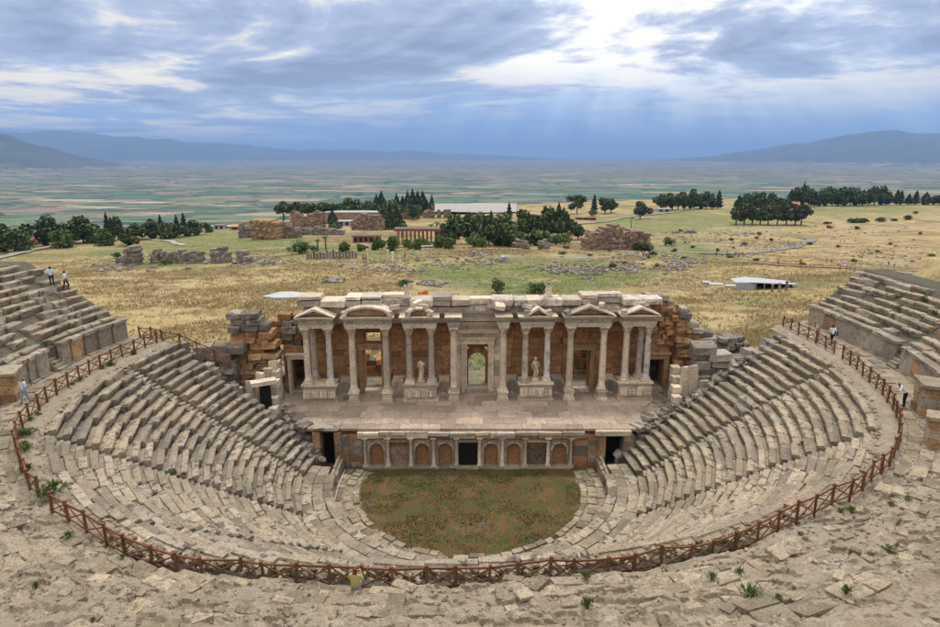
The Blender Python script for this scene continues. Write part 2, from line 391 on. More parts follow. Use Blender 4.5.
n1 = t.noise(PS, .045, 7, .66, .9); n2 = t.noise(PS, .26, 7, .68, .5); n3 = t.noise(P, 2.2, 4, .7)
c = t.ramp(n1, [(.30, (.23, .155, .06)), (.41, (.37, .27, .11)), (.48, (.43, .335, .16)), (.55, (.29, .205, .085)), (.62, (.16, .15, .055)), (.70, (.33, .25, .115)), (.8, (.19, .165, .06))])
c = t.mix(t.mapr(n2, .48, .62), c, (.20, .15, .075)); c = t.mix(t.math('MULTIPLY', t.mapr(n2, .42, .30), .7), c, (.42, .33, .155))
gc = t.mix(t.mapr(n2, .35, .65), (.10, .135, .035), (.21, .225, .075))
c = t.mix(t.math('MULTIPLY', gA, t.mapr(n2, .68, .36, .35, 1.0)), c, gc)
c = t.mix(t.math('MULTIPLY', bA, t.mapr(n3, .3, .6)), c, (.27, .235, .195))
c = t.mix(1.0, c, t.ramp(n3, [(.3, .72), (.7, 1.25)]), 'MULTIPLY')
bp = t.add('ShaderNodeBump', {'Strength': .8, 'Distance': .35, 'Height': t.math('ADD', n3, n2)}); t.l.new(bp.outputs[0], b_.inputs['Normal']); t.l.new(c, b_.inputs['Base Color'])
m, t, b_ = newmat('plain_fields', .95); P = t.add('ShaderNodeNewGeometry').outputs['Position']
mp = t.add('ShaderNodeMapping', {'Vector': P, 'Rotation': (0, 0, R(12)), 'Scale': (1 / 300., 1 / 120., 0)}).outputs[0]
wv = t.add('ShaderNodeVectorMath', {0: mp, 1: t.mix(1.0, t.add('ShaderNodeTexNoise', {'Vector': mp, 'Scale': .5, 'Detail': 3}).outputs['Color'], (.9, .9, 0), 'MULTIPLY')}, operation='ADD').outputs[0]
vo = t.add('ShaderNodeTexVoronoi', {'Vector': wv, 'Scale': 1.0, 'Randomness': .85}, feature='F1', distance='CHEBYCHEV')
cell = t.add('ShaderNodeSeparateXYZ', {0: vo.outputs['Color']}).outputs
big = t.noise(mp, .16, 4, .6)
k = t.math('ADD', t.math('MULTIPLY', cell[0], .62), t.math('MULTIPLY', big, .62))
c = t.ramp(k, [(.22, (.055, .115, .05)), (.40, (.075, .14, .06)), (.50, (.13, .17, .07)), (.58, (.20, .175, .085)), (.65, (.07, .09, .05)), (.72, (.34, .25, .14)), (.80, (.12, .12, .065)), (.86, (.24, .17, .105)), (.93, (.40, .32, .20))], 'CONSTANT')
# towards the foot of the mountains: drier and browner
dd = t.add('ShaderNodeVectorMath', {0: P}, operation='LENGTH').outputs['Value']
c = t.mix(t.math('MULTIPLY', t.mapr(dd, 4500, 9500), .55), c, t.ramp(cell[1], [(.2, (.17, .12, .085)), (.5, (.25, .18, .12)), (.8, (.12, .12, .075))], 'CONSTANT'))
hedge = t.add('ShaderNodeTexVoronoi', {'Vector': wv, 'Scale': 1.0, 'Randomness': .85}, feature='DISTANCE_TO_EDGE').outputs['Distance']
c = t.mix(t.math('MULTIPLY', t.mapr(hedge, .07, .03), t.mapr(cell[2], .35, .5)), c, (.025, .045, .022))
dots = t.noise(P, .018, 3, .7); c = t.mix(t.math('MULTIPLY', t.mapr(dots, .60, .66), t.mapr(big, .40, .55)), c, (.025, .045, .025))
t.l.new(c, b_.inputs['Base Color'])
m, t, b_ = newmat('mountain', .95); P = t.add('ShaderNodeNewGeometry').outputs['Position']
n1 = t.noise(P, .0006, 6, .6); n2 = t.noise(P, .0022, 6, .65, .4)
c = t.ramp(n2, [(.3, (.03, .045, .028)), (.52, (.05, .06, .038)), (.64, (.13, .10, .07)), (.75, (.055, .06, .04))])
c = t.mix(t.mapr(n1, .45, .6), c, (.06, .07, .04)); t.l.new(c, b_.inputs['Base Color'])
PG = fan(D1); gm = gridmesh('ground', PG, MAT['field'])
for nm, arr in zip(('green', 'bare'), paint(PG)):
    at = gm.attributes.new(nm, 'FLOAT', 'POINT'); at.data.foreach_set('value', arr.ravel().astype(np.float32))
tag(link('ground', gm), kind='structure')
tag(link('valley_plain', gridmesh('valley_plain', fan(D2), MAT['plain_fields'])), kind='structure')
PM = fan(D3); mz = PM[:-1, :-1, 2].ravel() > PLAIN + 75
tag(link('mountains', gridmesh('mountains', PM, [MAT['plain_fields'], MAT['mountain']], mz.astype(np.int32))), kind='structure')
# ------------------------------------------------------------------ pools of shared stone shapes
def rough_box(seed, j=.05, ch=.07, prof=None):
    q = random.Random(seed); prof = prof or [(-.5, -.5), (-.5 , .5 - ch), (-.5 + ch, .5), (.5 - ch, .5), (.5, .5 - ch), (.5, -.5)]
    v = []; n = len(prof)
    XS = (-.5, .02, .5) if n > 6 else (-.5, -.5 + ch * .6, .5 - ch * .6, .5)
    for i, xx in enumerate(XS):
        k = 1.0 if n > 6 else (.93 if i in (0, 3) else 1.0)
        for a, b in prof:
            v.append((xx + q.uniform(-j, j) * .35, a * k + q.uniform(-j, j), b * k + q.uniform(-j, j)))
    f = [tuple(range(n)), tuple(range(len(XS) * n - 1, (len(XS) - 1) * n - 1, -1))]
    for s_ in range(len(XS) - 1):
        for i in range(n):
            f.append((s_ * n + i, (s_ + 1) * n + i, (s_ + 1) * n + (i + 1) % n, s_ * n + (i + 1) % n))
    return v, f
def pool(name, mat, n, **kw):
    return [mesh(name, *rough_box(100 + i, **kw), MAT[mat]) for i in range(n)]
SEATP = [(-.28, -.5), (-.34, .02), (-.5, .20), (-.5, .42), (-.44, .5), (.0, .5), (.05, .35), (.5, .33), (.5, -.5)]
P_SEAT = pool('seat_block', 'seat', 10, j=.03, prof=SEATP) + pool('seat_block', 'seat_warm', 4, j=.03, prof=SEATP)
P_SEATW = pool('seat_block', 'seat_warm', 8, j=.03, prof=SEATP) + pool('seat_block', 'seat', 2, j=.03, prof=SEATP)
P_WORN = pool('seat_block', 'seat', 8, j=.10, ch=.14)
P_STEP = pool('step', 'seat', 6, j=.05)
P_PAVE = pool('paving_slab', 'paving', 6, j=.02, ch=.03)
P_MARB = pool('block', 'marble', 6, j=.025, ch=.05); P_MGREY = pool('block', 'marble_grey', 8, j=.05, ch=.09)
P_BROWN = pool('block', 'brown_wall', 8, j=.03, ch=.06); P_OCHRE = pool('block', 'ochre_wall', 8, j=.035, ch=.07)
P_BROWNR = pool('block', 'brown_wall', 8, j=.085, ch=.16); P_OCHRER = pool('block', 'ochre_wall', 6, j=.08, ch=.15); P_ATT = pool('attic_block', 'marble_grey', 8, j=.06, ch=.11) + pool('attic_block', 'marble', 4, j=.06, ch=.11)
P_RUIN = pool('block', 'ruin_grey', 8, j=.07, ch=.13); P_PANEL = pool('panel', 'podium_panel', 5, j=.02, ch=.04)
P_RUB = pool('stone', 'rubble', 8, j=.11, ch=.18); P_SLAB = pool('paving_slab', 'rubble', 8, j=.05, ch=.09)
RAW = [rough_box(300 + i, j=.12, ch=.2) for i in range(8)]
def joined(name, mats, items, parent=None, raw=RAW, kind='stuff'):       # items: world matrices
    V = []; Fq = []; b = 0; out_f = []
    vs = []
    for i, M in enumerate(items):
        v, f = raw[i % len(raw)]; A = np.array(M)
        p = np.c_[np.array(v), np.ones(len(v))] @ A.T; vs.append(p[:, :3]); out_f += [tuple(k + b for k in q) for q in f]; b += len(v)
    mm = mesh(name, np.concatenate(vs).tolist(), out_f, mats)
    o = link(name, mm, parent)
    if kind: o['kind'] = kind
    return o
def arcs(p0, p1, r, lo, hi):                     # break an arc into block lengths
    out = []; a = p0; step = math.degrees(1 / r)
    while a < p1 - 1e-6:
        L = rng.uniform(lo, hi) * step
        if p1 - (a + L) < lo * step * .6: L = p1 - a
        out.append((a, a + L)); a += L
    return out
# ------------------------------------------------------------------ lower seating
STAIRS = [-88, -62, -36, -10, 10, 36, 62, 88]; NR = 22
BOUND = [-101.5] + STAIRS + [104.0]
def row_r(i, phi): return 13.4 + (float(rf(phi)) - 1.0 - 13.4) * i / NR
def row_z(i): return 1.55 + 9.3 * i / (NR - 1)
ordn = ['first', 'second', 'third', 'fourth', 'fifth', 'sixth', 'seventh', 'eighth']
WL = ['wedge of grey stone seat rows ending beside the ruined block pier', 'second wedge of curved grey seat rows from the ruined block pier', 'third wedge of curved seat rows from the ruined block pier',
      'fourth wedge of seat rows from the ruined block pier, below the bushy green weed', 'narrow middle wedge of seat rows facing the central stage door', 'fourth wedge of pale seat rows from the collapsed boulder wall',
      'third wedge of pale worn seat rows from the collapsed boulder wall', 'second wedge of buff curved seat rows from the collapsed boulder wall', 'wedge of buff stone seat rows ending beside the collapsed boulder wall']
for w in range(9):
    a, b = BOUND[w], BOUND[w + 1]; hw = 0
    root = thing('seating_wedge', pol((a + b) / 2, 13.4, 1.1), WL[w], 'stone seating', 'wedges of the lower stone seating')
    # bedding under the blocks
    n = max(4, int((b - a) / 2)); ph = np.linspace(a, b, n + 1); prof = []
    for p in ph:
        e = float(rf(p)); prof.append([pol(p, 12.9, -.2), pol(p, 13.5, 1.05), pol(p, e - 1.4, 10.25), pol(p, e - .2, 10.6), pol(p, e + .1, 6)])
    link('bedding', gridmesh('bedding', np.array([[tuple(q) for q in r_] for r_ in prof]), MAT['core'], smooth=False), root)
    for i in range(NR):
        pm = (a + b) / 2; r_ = row_r(i, pm); run = (float(rf(pm)) - 14.4) / NR; g = math.degrees(.50 / r_)
        a2 = a + (g if w > 0 else 0) + (rng.uniform(0, .9) if w == 0 else 0); b2 = b - (g if w < 8 else 0) - (rng.uniform(0, 1.2) if w == 8 else 0)
        if b2 - a2 < 1: continue
        for (c_, d_) in arcs(a2, b2, r_, 1.5, 3.1):
            if rng.random() < .006: continue
            p = (c_ + d_) / 2; rr = row_r(i, p); run = (float(rf(p)) - 14.4) / NR
            L = R(d_ - c_) * (rr + .05) - rng.uniform(.004, .03); bad = rng.random()
            wn = fbm(p * .09 + 40, i * .16, 5, 3)
            worn = bad < (.04 + .25 * float(sst(wn, .56, .72)))
            dep = run + .16; hgt = .60
            zt = row_z(i) + rng.gauss(0, .011) - (rng.uniform(.0, .12) if worn else 0)
            M = polM(p, rr + dep / 2 + rng.gauss(0, .018) + (rng.uniform(0, .10) if worn else 0), zt - hgt / 2) @ jit(.012 + .05 * worn, .009 + .03 * worn, .007 + .03 * worn) @ sc(L, dep, hgt)
            link('seat_block', rng.choice(P_WORN if worn else (P_SEAT if w < 5 else P_SEATW)), root, M)
SL = ['narrow stone stairway through the seats, {} from the ruined block pier', 'narrow stone stairway through the seats, {} from the collapsed boulder wall']
for si, p in enumerate(STAIRS):
    lab = SL[0].format(ordn[si]) if si < 4 else SL[1].format(ordn[7 - si])
    root = thing('stairway', pol(p, 13.0, 1.1), lab, 'stairs', 'stairways of the lower seating')
    for i in range(NR):
        for h in (0, 1):
            rr = row_r(i + h * .5, p); run = (float(rf(p)) - 14.4) / NR / 2
            if rng.random() < .05: continue
            M = polM(p, rr + run / 2 + .03, row_z(i) - (.5 - h * .5) * .443 - .14 - rng.uniform(.22, .30)) @ jit(.03, .03, .04) @ sc(.78 + rng.gauss(0, .03), run + .12, .34)
            link('step', rng.choice(P_STEP), root, M)
# ------------------------------------------------------------------ orchestra: podium, walk, paving ring, floor
pod = thing('orchestra_podium', pol(0, 11, 0), 'low curved stone podium wall and walk ringing the grassy orchestra', 'podium wall')
for (c_, d_) in arcs(-91, 91, 11.3, 1.0, 1.6):
    p = (c_ + d_) / 2; L = R(d_ - c_) * 11.1 - .02
    link('wall_block', rng.choice(P_SEATW[:8]), pod, polM(p, 11.28, .46) @ jit(.01, .008, .01) @ sc(L, .5, .96))
    link('coping_block', rng.choice(P_SLAB if rng.random() < .4 else P_STEP), pod, polM(p, 11.35 + rng.gauss(0, .03), 1.03 + rng.gauss(0, .012)) @ jit(.012, .01, .015) @ sc(L, .72, .2))
for ring, (ra, rb_) in enumerate(((11.74, 12.55), (12.58, 13.45))):
    for (c_, d_) in arcs(-97, 99, ra, .8, 1.7):
        p = (c_ + d_) / 2; L = R(d_ - c_) * (ra + rb_) / 2 - .03
        link('paving_slab', rng.choice(P_STEP if rng.random() < .5 else P_SLAB), pod, polM(p, (ra + rb_) / 2, .98 + rng.gauss(0, .02)) @ jit(.015, .012, .015) @ sc(L, rb_ - ra, .24))
for sgn in (-1, 1):                                    # straight returns to the stage
    for k in range(3):
        y0 = 46.75 + k * 1.0
        link('wall_block', rng.choice(P_SEATW[:8]), pod, Matrix.Translation((sgn * 11.25, y0 + .48, .5)) @ Matrix.Rotation(sgn * math.pi / 2, 4, 'Z') @ jit(.015, .015, .02) @ sc(.97, .5, 1.1 + .12 * k))
pm_ = MB(); pm_.tube([pol(-78, 10.9, .12), (-10.85, 46.5, .12), (-10.8, 49.3, .12)], .045, 6)
tag(pm_.build('drain_pipe', [MAT['white_stone']]), 'thin white pipe lying along the foot of the podium wall', 'pipe')
m, t, b_ = newmat('orchestra', .95); P = t.add('ShaderNodeNewGeometry').outputs['Position']
n1 = t.noise(P, .38, 6, .62, .6); n2 = t.noise(P, 2.4, 5, .65); n3 = t.noise(P, 9, 4, .7)
c = t.ramp(n1, [(.30, (.05, .07, .018)), (.42, (.125, .07, .028)), (.50, (.07, .08, .022)), (.57, (.15, .082, .032)), (.65, (.12, .095, .06)), (.76, (.19, .16, .12))])
c = t.mix(t.math('MULTIPLY', t.mapr(n2, .48, .66), .6), c, (.10, .065, .035)); c = t.mix(1.0, c, t.ramp(n3, [(.3, .6), (.7, 1.35)]), 'MULTIPLY')
bp = t.add('ShaderNodeBump', {'Strength': .7, 'Distance': .1, 'Height': n3}); t.l.new(bp.outputs[0], b_.inputs['Normal']); t.l.new(c, b_.inputs['Base Color'])
stone('earth_pale', (.30, .245, .17), (.22, .175, .115), (.09, .085, .045), .5, 1.3, tint=.05)
gx, gy = np.meshgrid(np.linspace(-13.5, 13.5, 136), np.linspace(34, 50.4, 84))
gr_ = np.hypot(gx, gy - 46.2)[:-1, :-1] + 1.5 * (fbm(gx[:-1, :-1] * .9, gy[:-1, :-1] * .9, 29) - .5); gout = ((gr_ > 9.15) | (np.abs(gx[:-1, :-1]) > 9.2)) & (gy[:-1, :-1] < 49.0)
tag(link('orchestra_floor', gridmesh('orchestra_floor', np.stack([gx, gy, .0 + .10 * (fbm(gx / 1.5, gy / 1.5, 9) - .5) + .05 * (fbm(gx * 2, gy * 2, 19) - .5)], -1), [MAT['orchestra'], MAT['earth_pale']], gout.ravel().astype(np.int32))), kind='structure')
ring = thing('paving_ring', pol(0, 9.6, .02), 'ring of worn paving stones edging the orchestra grass', 'paving')
for ra, rb_ in ((9.0, 9.5), (9.55, 10.25), (10.3, 11.0)):
    for (c_, d_) in arcs(-106, 106, ra, .5, 1.15):
        p = (c_ + d_) / 2
        if rng.random() < (.06 if abs(p) > 40 else .2): continue
        link('paving_slab', rng.choice(P_SLAB), ring, polM(p, (ra + rb_) / 2 + rng.gauss(0, .05), .02 + rng.gauss(0, .02)) @ jit(.03, .03, .06) @ sc(R(d_ - c_) * ra - .05, (rb_ - ra) * rng.uniform(.8, 1), .2))
# ------------------------------------------------------------------ the walk behind the fence, broken in front
m, t, b_ = newmat('walk', .95); P = t.add('ShaderNodeNewGeometry').outputs['Position']
n1 = t.noise(P, .5, 6, .6, .5); n2 = t.noise(P, 3.5, 6, .68, .5); n3 = t.noise(P, 18, 5, .7)
c = t.ramp(n1, [(.3, (.24, .19, .13)), (.5, (.315, .255, .18)), (.7, (.275, .228, .168))])
vo = t.add('ShaderNodeTexVoronoi', {'Vector': P, 'Scale': 5.5, 'Randomness': 1.0}, feature='F1'); cs = t.add('ShaderNodeSeparateXYZ', {0: vo.outputs['Color']}).outputs
c = t.mix(t.math('MULTIPLY', t.mapr(t.noise(P, 1.2, 4), .5, .6), .6), c, t.ramp(cs[0], [(.0, (.19, .155, .11)), (.5, (.35, .295, .21)), (1, (.44, .38, .285))]))
c = t.mix(t.math('MULTIPLY', t.mapr(n2, .54, .66), .6), c, (.13, .115, .095)); c = t.mix(1.0, c, t.ramp(n3, [(.3, .62), (.7, 1.3)]), 'MULTIPLY')
c = t.mix(t.math('MULTIPLY', t.mapr(t.noise(P, .9, 5, .6, .3), .60, .70), .5), c, (.15, .14, .06))
bp = t.add('ShaderNodeBump', {'Strength': .9, 'Distance': .06, 'Height': t.math('ADD', n2, t.math('MULTIPLY', n3, .5))}); t.l.new(bp.outputs[0], b_.inputs['Normal']); t.l.new(c, b_.inputs['Base Color'])
ph = np.concatenate([np.linspace(-101.8, -50, 140, endpoint=False), np.linspace(-50, 50, 620, endpoint=False), np.linspace(50, 109.8, 160)])
s_ = np.concatenate([np.linspace(-1.15, 3.2, 70, endpoint=False), np.linspace(3.2, 10.5, 60)])
PH, SS = np.meshgrid(ph, s_)
rr = rf(PH) + SS; xx = C0.x + rr * np.sin(np.radians(PH)); yy = C0.y - rr * np.cos(np.radians(PH))
rough = np.clip(1.25 - sst(np.abs(PH), 46, 60) * 1.05, .12, 1)
def walk_z(xx, yy, PH, SS, rough):
    zz = ZD + rough * ((fbm(xx / 1.6, yy / 1.6, 41, 5) - .5) * .55 + (fbm(xx * 2.2, yy * 2.2, 42, 4, .6) - .5) * .20)
    zz = zz - rough * .16 * sst(fbm(xx * 1.1, yy * 3.0, 43, 4), .58, .66)
    st_ = np.floor(SS / .85 + fbm(xx / 2.5, yy / 2.5, 44, 3) * 1.6) * .13
    zz = zz + rough * np.clip(st_, -.1, 1.2) * sst(SS, .3, 1.0)
    zz = zz + np.where(np.abs(PH) < 58, 1, 0) * .16 * np.clip(SS - 3.4, 0, 20) * (1 - sst(np.abs(PH), 44, 58))
    return zz - .25 * sst(SS, -.5, -1.1) - .62 * (1 - sst(np.abs(PH), 22, 40)) * sst(SS, .30, -.05)
zz = walk_z(xx, yy, PH, SS, rough)
tag(link('upper_walkway', gridmesh('upper_walkway', np.stack([xx, yy, zz], -1), MAT['walk'], smooth=False)), kind='structure')
def wz(phi, s):
    r_ = float(rf(phi)) + s; p = pol(phi, r_); ro = np.clip(1.25 - sst(abs(phi), 46, 60) * 1.05, .12, 1)
    return float(walk_z(np.array([p.x]), np.array([p.y]), np.array([phi]), np.array([s]), ro)[0])
pav = thing('walkway_paving', pol(60, 29, ZD), 'worn paving slabs along the walkway behind the wooden fence', 'paving')
for (lo, hi, sec) in ((-100, -50, 0), (44, 104, 1)):
    for ra, rb_ in ((.35, 1.0), (1.02, 1.7), (1.72, 2.4)):
        for (c_, d_) in arcs(lo, hi, 29, .6, 1.3):
            p = (c_ + d_) / 2
            if rng.random() < .12: continue
            link('paving_slab', rng.choice(P_SLAB), pav, polM(p, float(rf(p)) + (ra + rb_) / 2, wz(p, (ra + rb_) / 2) - .02 + rng.gauss(0, .012)) @ jit(.015, .012, .02) @ sc(R(d_ - c_) * 29.5 - .02, rb_ - ra - .02, .14))
bpv = thing('broken_paving', pol(0, 27.5, ZD), 'eroded sunken paving stones of the walkway above the long curved fence', 'paving')
for k, (ra, rb_) in enumerate(((.3, 1.0), (1.02, 1.75), (1.77, 2.45), (2.47, 3.3), (3.32, 4.2), (4.22, 5.2))):
    for (c_, d_) in arcs(-50, 44, 28, .7, 1.9):
        p = (c_ + d_) / 2
        if fbm(np.array([p * .11]), np.array([k * .7]), 61, 3)[0] < .54 or rng.random() < .15: continue
        s = (ra + rb_) / 2; sl_ = [wz(p + q1, s + q2) for q1 in (-.8, 0, .8) for q2 in (-.25, 0, .25)]
        link('paving_slab', rng.choice(P_SLAB), bpv, polM(p, float(rf(p)) + s, float(np.median(sl_)) - .075 + rng.gauss(0, .02)) @ Matrix.Rotation(math.atan2(sl_[5] - sl_[3], .5) * .6, 4, 'X') @ jit(.025, .03, .04) @ sc(R(d_ - c_) * (28 + s) - .04, rb_ - ra - .03, .22))
# broken blocks and slabs in the foreground, each a loose stone of its own
fg = 0
for k in range(110):
    p = rng.uniform(-52, 56); s = rng.uniform(.25, 4.4)
    q = pol(p, float(rf(p)) + s)
    a, b, h = rng.uniform(.25, .95), rng.uniform(.2, .55), rng.uniform(.10, .24)
    o = link('loose_stone', rng.choice(P_SLAB), None, polM(p, float(rf(p)) + s, wz(p, s) - h * .12) @ jit(.08, .08, .35) @ sc(a, b, h))
    tag(o, ('long ' if a > 2 * b else ('broad ' if a > .65 else 'small ')) + ('thick ' if h > .17 else 'thin ') + 'loose limestone block on the walkway ' + ('paving above the yellow-clad sitter' if -20 < p < 3 else ('rim near the bushy green weed' if p < -20 else ('slope near the dark green weed' if p < 35 else 'edge near the ochre piers'))), 'stone block', 'loose blocks on the eroded walkway')
items = []
for k in range(3600):
    p = rng.uniform(-60, 62); s = rng.uniform(.0, 5.5); a = .03 + .10 * rng.random() ** 2.5
    items.append(polM(p, float(rf(p)) + s, wz(p, s) + a * .12) @ Matrix.Rotation(rng.uniform(0, 6), 4, 'Z') @ jit(.3, .3, 0) @ sc(a * rng.uniform(.8, 1.6), a, a * .7))
tag(joined('gravel', MAT['rubble'], items), 'loose gravel and stone chips strewn over the walkway', 'gravel')
# rubble lying between the top seats and the fence
items = []
for k in range(1500):
    p = rng.uniform(-98, 100); s = rng.uniform(-1.3, -.1); a = .05 + .2 * rng.random() ** 2
    items.append(polM(p, float(rf(p)) + s, 10.72 + a * .2 + .25 * (s + 1.2) * .5) @ Matrix.Rotation(rng.uniform(0, 6), 4, 'Z') @ jit(.3, .3, 0) @ sc(a * rng.uniform(.8, 1.6), a, a * .7))
tag(joined('fallen_stones', MAT['rubble'], items), 'small fallen stones between the top seats and the fence', 'rubble')
# ------------------------------------------------------------------ stage building
ZS = 3.6
FM = Matrix.Translation((.8, 56.5, 0)) @ Matrix.Rotation(R(1.5), 4, 'Z')       # facade frame: x along, y back, z up
def fl(name, data, parent, M=None): return link(name, data, parent, FM @ (M or Matrix.Identity(4)))
def T(*a): return Matrix.Translation(a)
sb = thing('stage_building', FM @ Vector((0, 1, ZS)), 'ruined marble stage facade with columns, pediments and doorways', 'ruin facade')
# --- column pieces, shared
def shaft_mesh(name, mat, h, r=.31):
    b = MB(); pr = []
    for k in range(9):
        u = k / 8; pr.append((r * (1 - .15 * u ** 1.6), h * u))
    pr = [(r * 1.08, 0), (r * 1.08, .05)] + [(a, z_ + .06) for a, z_ in pr[:-1]] + [(r * .85, h - .06), (r * .92, h - .04), (r * .92, h)]
    b.lathe(pr, seg=18); return b.mesh(name, [MAT[mat]], True)
def base_mesh(r=.31):
    b = MB(); b.box((0, 0, .08), (r * 2.9, r * 2.9, .16))
    b.lathe([(r * 1.38, .16), (r * 1.45, .2), (r * 1.45, .25), (r * 1.36, .29), (r * 1.18, .32), (r * 1.18, .36), (r * 1.28, .39), (r * 1.28, .44), (r * 1.1, .46)], seg=18)
    return b.mesh('base', [MAT['marble']])
def cap_mesh(r=.27, h=.72):
    b = MB(); b.lathe([(r, 0), (r * 1.08, .03), (r * 1.0, .06), (r * 1.05, h * .5), (r * 1.25, h * .78), (r * 1.35, h * .82)], seg=16)
    for tier, (z0, z1, ro, n) in enumerate(((.05, h * .42, .03, 8), (.08, h * .70, .07, 8))):
        for k in range(n):
            a = 2 * math.pi * (k + .5 * tier) / n; e = Vector((math.cos(a), math.sin(a), 0)); q = Vector((-math.sin(a), math.cos(a), 0)); w = r * .36
            p0 = e * (r * 1.02 + .015); v = []
            for (rad, zz, ww) in ((r * 1.05, z0, w), (r * 1.16 + ro, (z0 + z1) * .55, w * 1.1), (r * 1.38 + ro, z1 * .97, w * .8), (r * 1.48 + ro, z1 * .86, w * .4)):
                v += [e * rad + q * ww + Vector((0, 0, zz)), e * rad - q * ww + Vector((0, 0, zz))]
            b.put(v, [(0, 1, 3, 2), (2, 3, 5, 4), (4, 5, 7, 6)])
    for k in range(4):                                   # corner volutes
        a = math.pi / 4 + k * math.pi / 2; e = Vector((math.cos(a), math.sin(a), 0))
        b.box(e * r * 1.62 + Vector((0, 0, h * .77)), (.12, .10, .16), Matrix.Rotation(a, 3, 'Z'))
    b.box((0, 0, h * .91), (r * 3.1, r * 3.1, h * .16)); return b.mesh('capital', [MAT['marble']])
def ped_mesh(w=.95, h=.95):
    b = MB(); b.box((0, 0, .10), (w * 1.16, w * 1.16, .2)); b.box((0, 0, .25), (w * 1.06, w * 1.06, .1)); b.box((0, 0, h * .57), (w * .9, w * .9, h - .42)); b.box((0, 0, h - .12), (w * 1.0, w * 1.0, .1)); b.box((0, 0, h - .035), (w * 1.1, w * 1.1, .07))
    return b.mesh('pedestal', [MAT['marble']])
BASE, CAP, PED = base_mesh(), cap_mesh(), ped_mesh()
SH_S = [shaft_mesh('column', m_, 4.38, .30) for m_ in ('marble', 'shaft_blue', 'marble_grey')]
SH_L = [shaft_mesh('column', m_, 5.22, .33) for m_ in ('marble', 'marble_grey')]
ZC = 10.9                                               # top of the capitals
def column(x_, y_, z0, tall, kind):
    zb = z0
    sm = (SH_L if tall else SH_S)[kind]; hs = 5.22 if tall else 4.38
    zsh = ZC - .72 - hs
    c_ = fl('column', sm, sb, T(x_, y_, zsh) @ Matrix.Rotation(rng.uniform(0, 6), 4, 'Z'))
    fl('capital', CAP, c_, T(x_, y_, ZC - .72)); fl('base', BASE, c_, T(x_, y_, zsh - .46))
    if tall: fl('pedestal', PED, c_, T(x_, y_, z0))
ZP = 5.34                                               # top of the high pedestals
AED = [-15.1, -5.5, 5.5, 15.1]; DOORC = [-10.3, 10.3]
for i, xc in enumerate(AED):
    for s in (-1, 1):
        kd = {(0, -1): 0, (0, 1): 1, (1, -1): 2, (1, 1): 1, (2, -1): 2, (2, 1): 1, (3, -1): 0, (3, 1): 1}[(i, s)]
        column(xc + s * 1.05, .2, ZP, False, kd)
        if (i == 0 and s == -1) or (i == 3): column(xc + s * 1.0 + (.35 if i == 0 else -.35 * s), 1.35, ZP, False, 1)
for xc in DOORC:
    for s in (-1, 1): column(xc + s * 1.58, .15, ZS, True, 0 if s < 0 else 0)
for s in (-1, 1): column(s * 2.35, .15, ZS, True, 0)
# --- carved pedestals under the paired columns, with hollow curved walls between
def podium(xc, w=3.1):
    b = MB()
    def slab(z0, z1, g): b.box((xc, .55 - g / 2 + .25, (z0 + z1) / 2), (w + 2 * g, 1.9 + g, z1 - z0))
    slab(ZS, ZS + .18, .16); slab(ZS + .18, ZS + .32, .10); slab(ZS + .32, ZS + .42, .03)
    slab(ZS + .42, ZP - .30, -.02); slab(ZP - .30, ZP - .22, .04); slab(ZP - .22, ZP - .12, .11); slab(ZP - .12, ZP, .17)
    o = fl('podium', b.mesh('podium', [MAT['marble']]), sb)
    for k in range(4):                                   # carved upright panels
        q = MB(); q.box((0, 0, 0), (w / 4 - .05, .05, ZP - ZS - .84)); fl('relief_panel', q.mesh('relief_panel', [MAT['marble_grey' if k % 2 else 'marble']]), o, T(xc - w / 2 + w / 8 + k * w / 4, -.43, (ZS + .42 + ZP - .30) / 2))
        for j in range(3):
            q = MB(); q.lathe([(.001, 0), (.10, .05), (.13, .22), (.09, .40), (.12, .55), (.06, .68), (.001, .74)], seg=7, sy=.5)
            if j != 1 or k % 2: fl('relief_figure', q.mesh('relief_figure', [MAT['marble']]), o, T(xc - w / 2 + w / 8 + k * w / 4 + (j - 1) * .22, -.46, ZS + .50))
    return o
for xc in AED: podium(xc)
def hollow(x0, x1):                                     # concave podium between two bays
    b = MB(); n = 8; y_in = 1.9
    for (g, z0, z1, mi) in ((.12, ZS, ZS + .3, 0), (0, ZS + .3, ZP - .28, 1), (.14, ZP - .28, ZP, 0)):
        pts = []
        for k in range(n + 1):
            u = k / n; pts.append((x0 + (x1 - x0) * u, .35 + (y_in - .35) * math.sin(math.pi * u) ** .8 * .75 - g))
        v = [(a, q, z0) for a, q in pts] + [(a, q, z1) for a, q in pts] + [(a, 3.0, z1) for a, q in pts] + [(a, 3.0, z0) for a, q in pts]; m_ = n + 1
        f = [(k, k + 1, k + 1 + m_, k + m_) for k in range(n)] + [(k + m_, k + 1 + m_, k + 1 + 2 * m_, k + 2 * m_) for k in range(n)]
        b.put(v, f, mi)
    fl('curved_podium', b.mesh('curved_podium', [MAT['marble'], MAT['marble_grey']]), sb)
for (x0, x1) in ((-13.5, -12.3), (-8.3, -7.1), (-3.9, -2.8), (2.8, 3.9), (7.1, 8.3), (12.3, 13.5)): hollow(x0, x1)
